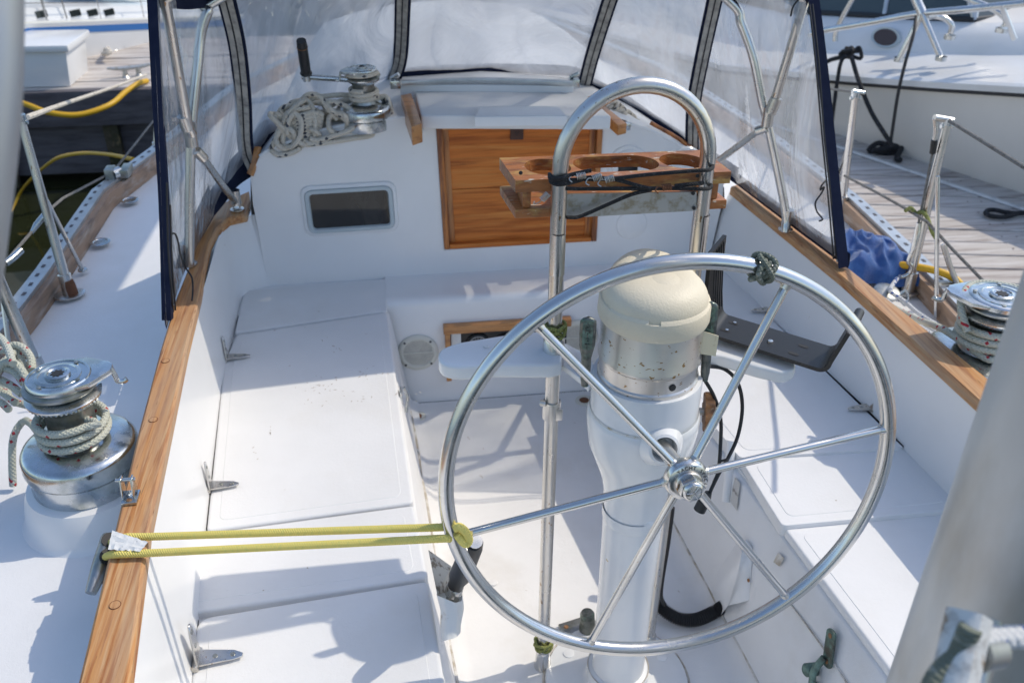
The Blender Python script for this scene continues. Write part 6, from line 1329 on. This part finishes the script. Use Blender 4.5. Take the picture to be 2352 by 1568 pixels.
up1 = at(1030, 1208, y=.012); up2 = at(1056, 1214, y=.002); up3 = at(1072, 1232, y=-.010); up4 = at(1062, 1248, y=-.020); up5 = at(1040, 1240, y=.0)
bp1 = [at(255, 1246, z=.578), at(268, 1240, z=.600), at(290, 1233, z=zb1), at(340, 1232, z=zb1)]
n1 = [lerp(bp1[-1], e1, k/6) for k in range(1, 6)]
bgt = thing('bungee_cord', 'yellow bungee cord stretched in two strands from the port cleat to the wheel rim', 'bungee cord', bp1[0])
mk('strand', tube(bp1+n1+[e1, at(1032, 1208, y=.015), at(1048, 1212, y=.012), at(1056, 1222, y=-.002), at(1052, 1238, y=-.018)], .0062, 12, n=4), M['bungee'], bgt)
bq = [at(240, 1280, z=.578), at(252, 1274, z=.600), at(275, 1272, z=zb1), at(330, 1270, z=zb1)]
n2 = [lerp(bq[-1], e2, k/6) for k in range(1, 6)]
mk('strand', tube(bq+n2+[e2, at(1034, 1238, y=-.006), at(1050, 1242, y=-.004)], .0062, 12, n=4), M['bungee'], bgt)
mk('loop_end', tube([at(1044, 1212, y=-.016), at(1056, 1210, y=-.018), at(1070, 1222, y=-.02), at(1077, 1240, y=-.02), at(1070, 1248, y=-.022), at(1060, 1240, y=-.022), at(1050, 1226, y=-.018)], .0068, 12, n=7), M['bungee'], bgt)
P4 = [at(258, 1217, z=CZ+.026), at(340, 1244, z=CZ+.020), at(322, 1266, z=CZ+.019), at(248, 1261, z=CZ+.020)]
rows = [[lerp(lerp(P4[0], P4[1], i/16), lerp(P4[3], P4[2], i/16), j/10)+V((0, 0, .003*noise.noise(V((i*.5, j*.5, 1))))) for i in range(17)] for j in range(11)]
pt = mk('paper_tag', loft(rows), M['paper'], smooth=True); tag(pt, 'crumpled white tape tag folded over the yellow bungee on the port cap', 'tag')
fr = frame_of((P4[1]-P4[0]).cross(P4[3]-P4[0])*-1, (P4[1]-P4[0]), lerp(P4[0], P4[2], .55)+V((0, 0, .0035)))
fr2 = fr if fr.col[2].z > 0 else frame_of((P4[1]-P4[0]).cross(P4[3]-P4[0]), (P4[1]-P4[0]), lerp(P4[0], P4[2], .55)+V((0, 0, .0035)))
gs = [xf(text_mesh(t_, sz_, .0001), fr2 @ Matrix.Translation((x_, y_, 0)) @ Matrix.Rotation(a_, 4, 'Z')) for t_, sz_, x_, y_, a_ in (('88', .007, -.012, .005, 0), ('150', .007, -.012, -.003, 0), ('PATTERN', .005, .008, .002, 0), ('NO', .006, .008, -.005, 0), ('NCIA', .007, .026, -.004, .5))]
mk('printed_text', join(*gs), M['dial'], pt, smooth=False)
# ---- winch handle in its pocket on the port seat front
pz = lambda a_, b_, x_: at(a_, b_, x=x_)
hp0 = thing('handle_holder', 'grubby white plastic winch handle pocket on the port seat side', 'holder', at(1035, 1400, y=.05))
bkx = lambda y_, o=.004: pw_t(y_)+o
def seatside(px, py, off=0.0):
    n_ = V((1, .054, .1)).normalized(); return at(px, py, pl=(V((pw_t(.1)+off, .1, .3)), n_))
# pocket: back plate up against the seat front, pouch bulging to starboard
BP = [V((bkx(.19), .19, .365)), V((bkx(.10), .10, .365)), V((bkx(.06), .06, .14)), V((bkx(.17), .17, .14))]
def up_at(px, py, y_): return at(px, py, y=y_)
k0, k1, k2, k3, k4 = up_at(985, 1262, .20), up_at(1036, 1305, .175), up_at(1030, 1345, .155), up_at(1013, 1350, .12), up_at(1000, 1348, .12)
mk('back_plate', prism([up_at(984, 1262, .185), up_at(1037, 1300, .18), up_at(1040, 1352, .15), up_at(1004, 1362, .08)], (0, -.003, 0)), mat('stained back plate', (.62, .56, .46), .6, var=[((.24, .18, .12), 60, .52, .6, 6)]), hp0, smooth=False)
z_hi, z_lo = .315, .16
rim_ = [at(1002, 1366, y=.08), at(1018, 1372, y=.065), at(1046, 1384, y=.06), at(1061, 1378, y=.085), at(1062, 1360, y=.12), at(1040, 1345, y=.14), at(1008, 1350, y=.12)]
bot_ = [at(1014, 1474, y=.03), at(1022, 1470, y=.02), at(1048, 1464, y=.022), at(1058, 1452, y=.04), at(1058, 1440, y=.07), at(1036, 1430, y=.10), at(1012, 1440, y=.08)]
rr_ = [rim_, [lerp(a_, b_, .35)+V((.004, 0, 0)) for a_, b_ in zip(rim_, bot_)], [lerp(a_, b_, .8) for a_, b_ in zip(rim_, bot_)], bot_]
g = loft([roundpoly(r, .006, 3) for r in rr_], closed=True)
mk('pouch', g, mat('grubby white plastic', (.78, .77, .73), .5, var=[((.42, .33, .22), 22, .60, .74, 6)]), hp0, ang=60, weld=True, label='dirty white pouch')
wh2 = thing('winch_crank', 'winch handle with black grip leaning in the pocket by the port seat', 'winch handle', at(1040, 1350, y=.1))
gA, gB = at(1046, 1345, y=.10), at(1090, 1245, y=.02)
mk('grip', tube([gA, lerp(gA, gB, .12), lerp(gA, gB, .25), lerp(gA, gB, .6), lerp(gA, gB, .9), gB], lambda t: .0145+.0045*(t > .3)*sin(pi*min(1, t)), 16), M['black'], wh2)
mk('grip_cap', tube([gB, gB+(gB-gA).normalized()*.006], .0125, 16), M['steel'], wh2)
mk('metal_elbow', tube([at(1040, 1366, y=.095), at(1046, 1344, y=.10)], .017, 14, flat=(.030, .026)), M['steel'], wh2, bevel=.003)
mk('arm', tube([at(1040, 1366, y=.095), at(1034, 1440, y=.07)], .012, 12), M['steelworn'], wh2)
# bits of dirt: leaf fragment
tag(mk('screw', lathe([(.012, .0), (.011, .0025), (.004, .0035)], 18, Matrix.Translation(at(1133, 1337, z=.001))), M['sole'], boat), None, None)
# ================================================================ SPAR AT RIGHT, POLE AT LEFT
mc = at(2352, 1180, d=.80); ctr = None
# tapered mast standing beside the camera; its port edge runs down the right of the picture
e_top, e_bot = at(2352, 642, d=.78), at(2065, 1568, d=.78)
mdir = V((0, 0, 1)); view_h = V((fw.x, fw.y, 0)).normalized(); side_h = V((view_h.y, -view_h.x, 0))
zt2, zb2 = 2.3, -.02
P_e = at(2240, 1100, d=.72); mr = .082
mcx = V((P_e.x, P_e.y, 0))+side_h*mr*.97
mast = thing('mizzen_mast', 'blurred grey aluminium mizzen mast in the right foreground', 'mast', V((mcx.x, mcx.y, .34)))
mk('spar', tube([V((mcx.x, mcx.y, .30)), V((mcx.x, mcx.y, 1.2)), V((mcx.x, mcx.y, 6.5))], mr, 40), M['mast'], mast)
cl2 = thing('mast_cleat', 'chipped white horn cleat on the foreground mast', 'cleat', mcx)
cA, cB_ = at(2225, 1418, d=.615), at(2158, 1720, d=.59)
chip = mat('chipped white paint', (.62, .62, .60), .6, var=[((.30, .22, .15), 38, .56, .62, 6), ((.45, .44, .42), 90, .5, .6, 4)], bump=[(60, .8, .002)])
mk('horn', tube([cA-(cB_-cA)*.03, cA, lerp(cA, cB_, .08), lerp(cA, cB_, .3), lerp(cA, cB_, .6), cB_], lambda q: 1, 20, n=4, flat=(.027, .022)), chip, cl2, bevel=0)
mk('shank', tube([lerp(cA, cB_, .30)+rt*.012-fw*-.004, lerp(cA, cB_, .34)+rt*.034+fw*.02], .0125, 16), M['castmetal'], cl2)
mk('base', tube([lerp(cA, cB_, .12)+rt*.030+fw*.03, lerp(cA, cB_, .7)+rt*.028+fw*.03], .012, 14), M['castmetal'], cl2)
tag(mk('halyard', tube([at(2225, 1475, d=.605), at(2280, 1465, d=.625), at(2352, 1462, d=.64), at(2420, 1462, d=.66)], .0085, 12, n=6), M['ropelime2'] if 'ropelime2' in M else M['ropeblue']), 'pale green flecked line made fast to the foreground mast cleat', 'rope')
tag(mk('halyard', tube([at(2120, 1640, d=.60), at(2150, 1560, d=.605), at(2200, 1500, d=.605), at(2230, 1440, d=.60)], .0075, 12, n=6), M['ropegreen']), 'dark green flecked line running down past the mast cleat', 'rope')
pc = at(-42, 300, d=.55); tag(mk('backstay_tube', tube([at(46, -140, d=.55)-rt*.024, at(40, 230, d=.55)-rt*.024, at(4, 560, d=.55)-rt*.024, at(-40, 900, d=.55)-rt*.024], .024, 24, n=5), M['dull']), 'blurred grey tube at the left edge close to the viewer', 'tube')

# ================================================================ MOTOR YACHT beyond the starboard dock
ya, yb_ = at(1935, 328, z=DZ), at(2352, 466, z=DZ); yu = (yb_-ya); yu.z = 0; yu.normalize(); yn = V((-yu.y, yu.x, 0))     # yu runs towards the yacht's bow (right), yn away from us
if yn.x < 0: yn = -yn
yc = thing('motor_yacht', 'white motor yacht with grey topsides lying on the far side of the starboard dock', 'motor yacht', ya)
def Y(s, o, z): return V((ya.x, ya.y, 0))+yu*s+yn*o+V((0, 0, z))
SS = [-5, -3.5, -2, -1, -.5, 0, .5, 1, 1.5, 2, 3, 4]
gz = lambda s: .262+.155*s+.012*s*s if s > -1 else .119
go = lambda s: .0+.02*s+.06*max(0, s-1.5)**2
rows = [[Y(s, .30+.02*s+.05*max(0, s-2)**2, wl-.1) for s in SS], [Y(s, .20+go(s), -.4) for s in SS], [Y(s, .06+go(s)*.8, -.05) for s in SS], [Y(s, .01+go(s)*.6, gz(s)-.05) for s in SS]]
mk('topsides', loft(rows), M['hullgrey'], yc, ang=60)
mk('rub_rail', loft([[Y(s, .01+go(s)*.6, gz(s)-.05) for s in SS], [Y(s, -.03+go(s)*.6, gz(s)-.045) for s in SS], [Y(s, -.035+go(s)*.6, gz(s)-.012) for s in SS], [Y(s, -.01+go(s)*.6, gz(s)) for s in SS]]), M['hullwhite'], yc, ang=40)
mk('rub_strip', tube([Y(s, -.008+go(s)*.6, gz(s)-.058) for s in SS], .010, 8), M['shadetrim'], yc)
co = lambda s: .42+.10*s+.16*max(0, s-.2)**2
rows = [[Y(s, -.01+go(s)*.6, gz(s)) for s in SS], [Y(s, .08+go(s)*.6, gz(s)+.012) for s in SS], [Y(s, co(s), gz(s)+.05) for s in SS], [Y(s, co(s)+.05, gz(s)+.06) for s in SS]]
mk('side_deck', loft(rows), M['hullwhite'], yc, ang=60)
ch = lambda s: .17-.03*s if s < 1 else max(.02, .14-.10*(s-1))
rows = [[Y(s, co(s)+.03, gz(s)+.05) for s in SS], [Y(s, co(s)+.09, gz(s)+.05+ch(s)*.6) for s in SS], [Y(s, co(s)+.20, gz(s)+.05+ch(s)) for s in SS], [Y(s, co(s)+1.6, gz(s)+.10+ch(s)) for s in SS]]
mk('cabin_side', loft(rows), M['hullwhite'], yc, ang=60)
mk('coachroof', loft([[Y(s, co(s)+.2, gz(s)+.05+ch(s)) for s in (.2, 1, 2, 3, 4)], [Y(s, co(s)+.9, gz(s)+.15+ch(s)) for s in (.2, 1, 2, 3, 4)], [Y(s, co(s)+2.2, gz(s)+.1+ch(s)) for s in (.2, 1, 2, 3, 4)]]), M['hullwhite'], yc)
# porthole
pm = at(2038, 86, pl=(Y(0, co(.1)+.055, 0), yn)); sgn = -1
PM = frame_of(-yn+V((0, 0, .35)), yu, pm-yn*.015)
mk('porthole', xf(loft([[(.095*k*cos(2*pi*j/32), .058*k*sin(2*pi*j/32), z_) for j in range(32)] for k, z_ in ((1.08, -.02), (1.0, .012), (.82, .006))], closed=True), PM), M['greyframe'], yc)
mk('porthole_glass', (([PM @ V((.080*cos(2*pi*j/32), .048*sin(2*pi*j/32), .008)) for j in range(32)]), [tuple(range(32))]), M['umber'], yc, smooth=False)
# windscreen aft of the foredeck
wb = [Y(s, co(s)+.22, gz(s)+.06+ch(s)) for s in (-3.5, -2, -1, -.3, .25)]
wt2 = [p+yn*.16-yu*.12+V((0, 0, .34)) for p in wb]
wsc = mk('windscreen', loft([wb, wt2]), M['tinted'], yc, smooth=False)
mk('windscreen_base', tube([p+V((0, 0, .004)) for p in wb], .018, 8), M['black'], wsc)
for i in (1, 2, 3, 4): mk('windscreen_post', tube([wb[i], wt2[i]], .016, 8), M['alloy'], wsc)
wf = [wb[-1], wb[-1]+yn*.6+yu*.12, wb[-1]+yn*1.4+yu*.16]; wft = [p+yn*.02-yu*.22+V((0, 0, .34)) for p in wf]
mk('windscreen', loft([wf, wft]), M['tinted'], yc, smooth=False)
mk('windscreen_frame', join(tube([p+V((0, 0, .004)) for p in wf], .016, 8)), M['black'], yc)
for i in (0, 1): mk('windscreen_post', tube([wf[i], wft[i]], .014, 8), M['alloy'], yc)
# bow rail
def yp(px, py, o): return at(px, py, pl=(Y(0, o, 0), yn))
rl = thing('bow_rail', 'polished tube bow rail with braced legs on the motor yacht', 'rail', yp(2110, 136, .1))
mk('top_tube', tube([yp(1860, 80, .12), yp(1891, 71, .12), yp(2000, 52, .12), yp(2104, 33, .14), yp(2220, 22, .2), yp(2352, 8, .3), yp(2460, -2, .4)], .019, 12, n=5), M['steel'], rl)
for a_, b_ in (((2119, 33, .14), (2161, 134, .16)), ((2117, 34, .14), (2065, 136, .10))): mk('leg', tube([yp(*a_), yp(*b_)], .017, 12), M['steel'], rl)
mk('upright', tube([yp(2119, 33, .14), yp(2104, 0, .14), yp(2095, -40, .14)], .026, 12), M['steel'], rl)
mk('inner_tube', tube([yp(1918, 95, .3), yp(1920, 75, .3), yp(1935, 40, .3), yp(1962, -8, .3)], .016, 12, n=5), M['steel'], rl)
mk('grab_loop', tube([yp(2128, 40, .18), yp(2150, 38, .26), yp(2172, 44, .3), yp(2186, 60, .32), yp(2181, 84, .33)], .016, 12, n=6), M['steel'], rl)
mk('grab_loop', tube([yp(2160, -30, .4), yp(2230, 0, .42), yp(2275, 18, .44), yp(2307, 40, .46), yp(2310, 56, .46), yp(2300, 68, .46)], .016, 12, n=6), M['steel'], rl)
mk('leg', tube([yp(2300, 12, .25), yp(2330, 90, .35)], .015, 12), M['steel'], rl)
for px, py in ((2161, 135), (2065, 137), (2181, 86), (2300, 70)):
    mk('foot', tube([yp(px, py, .13)+V((0, 0, -.01)), yp(px, py, .13)+V((0, 0, .012))], .03, 12), M['chrome'], rl)
# black mooring lines
mlc = yp(1957, 122, -.02)
kn = thing('mooring_line', 'black mooring line knotted on the yacht cleat and dropping to the dock', 'rope', mlc)
random.seed(3)
mk('knot', tube([mlc+V((random.uniform(-.055, .055), random.uniform(-.04, .04), random.uniform(-.035, .035))) for k in range(14)], .011, 8, closed=True, n=5), M['ropeblack'], kn)
mk('strand', tube([yp(1955, 128, -.04), yp(1972, 185, -.08), yp(2000, 255, -.1), yp(2030, 305, -.12), yp(2050, 335, -.1)], .013, 8, n=6), M['ropeblack'], kn)
mk('strand', tube([yp(1950, 125, -.04), yp(1930, 132, -.05), yp(1908, 138, -.05), yp(1880, 152, -.05), yp(1850, 165, 0)], .013, 8, n=6), M['ropeblack'], kn)
mk('strand', tube([yp(1945, 128, -.05), yp(1931, 145, -.08), yp(1920, 210, -.1), yp(1910, 285, -.12)], .011, 8, n=6), M['ropeblack'], kn)
tag(mk('hanging_line', tube([yp(2104, 38, .08), yp(2098, 80, .0), yp(2078, 150, -.08), yp(2062, 220, -.09), yp(2046, 325, -.1)], .009, 8, n=6), M['rubber']), 'thin dark line hanging down the yacht topsides from the bow rail', 'rope')
lq = at(2036, 352, z=DZ); tag(mk('rope_bundle', tube([lq+V((random.uniform(-.11, .11), random.uniform(-.05, .05), random.uniform(.01, .06))) for k in range(18)]+[at(2060, 362, z=DZ+.02), at(2068, 368, z=DZ+.02)], .016, 8, n=5), M['ropeblack']), 'bundle of black rope on the dock against the yacht', 'rope')
cq2 = [at(a_, b_, z=DZ+.02) for a_, b_ in ((2400, 485), (2330, 490), (2280, 482), (2264, 488), (2275, 496), (2310, 498), (2352, 488), (2400, 500))]
tag(mk('rope_loop', tube(cq2, .012, 8, n=6), M['ropeblack']), 'black rope eye lying on the dock planks at the right edge', 'rope')
ks = [Y(s, -.10+.0*s, DZ+.005) for s in (-3, 0, 1.4, 3)]
mk('edge_strip', tube(ks, .016, 8), M['alloy'], dockE)

# ================================================================ MAIN MAST AND BOOM (the boom with its cover stands above the picture and shades the port deck)
mm = thing('main_mast', 'silver main mast seen blurred through the centre dodger window', 'mast', V((.075, 3.45, .84)))
mk('spar', tube([V((.075, 3.45, .80)), V((.075, 3.45, 9.5))], .055, 20), M['alloy'], mm)
mk('mast_collar', tube([V((.075, 3.45, .78)), V((.075, 3.45, .86))], .085, 20), M['navy'], mm)
bm_ = thing('main_boom', 'main boom with its stowed navy sail cover above the dodger', 'boom', V((.04, 2.4, 2.05)))
mk('spar', tube([V((.07, 3.38, 1.98)), V((.02, 1.25, 2.02))], .05, 16), M['alloy'], bm_)
mk('sail_cover', tube([V((.07, 3.34, 2.25)), V((.06, 3.0, 2.20)), V((.05, 2.4, 2.16)), V((.035, 1.8, 2.13)), V((.025, 1.4, 2.08))], lambda t: .17-.07*t, 16, n=5), M['navy'], bm_)
# scuffs and specks on the long port seat lid
random.seed(21); sf = []
for cx_, cy_, n_, sx_, sy_ in ((1000, 985, 9, 22, 10), (905, 995, 8, 22, 12), (830, 970, 14, 24, 12), (790, 1000, 10, 18, 16), (925, 935, 12, 26, 8), (700, 1070, 5, 5, 12), (790, 880, 8, 60, 40), (660, 1130, 4, 8, 14), (860, 880, 6, 10, 6)):
    for k in range(n_):
        a_, b_ = random.gauss(cx_*1.0-80, sx_), random.gauss(cy_-80, sy_); c_ = at(a_, b_, z=SZ+.0016); L_ = random.uniform(.0015, .0065); an = random.uniform(0, pi)
        d_ = V((cos(an), sin(an), 0)); e_ = V((-d_.y, d_.x, 0))*random.uniform(.0007, .0016)
        sf.append(([c_-d_*L_, c_-e_+d_*random.uniform(-.001, .001), c_+d_*L_, c_+e_], [(0, 1, 2, 3)]))
o = mk('scuff_mark', join(*sf), mat('brown scuff', (.47, .41, .35), .7), boat, smooth=False); o['kind'] = 'stuff'

mk('bedding_ring', tube([V((PX+.157*cos(2*pi*k/60), PY+.157*sin(2*pi*k/60), .001+.0006*sin(k*3.1))) for k in range(60)], .0028, 6, closed=True), M['gaskt'], ped)
mk('base_seam', tube([V((PX+.0645*cos(2*pi*k/60), PY+.0645*sin(2*pi*k/60), .0535)) for k in range(60)], .0011, 6, closed=True), M['gaskt'], ped)
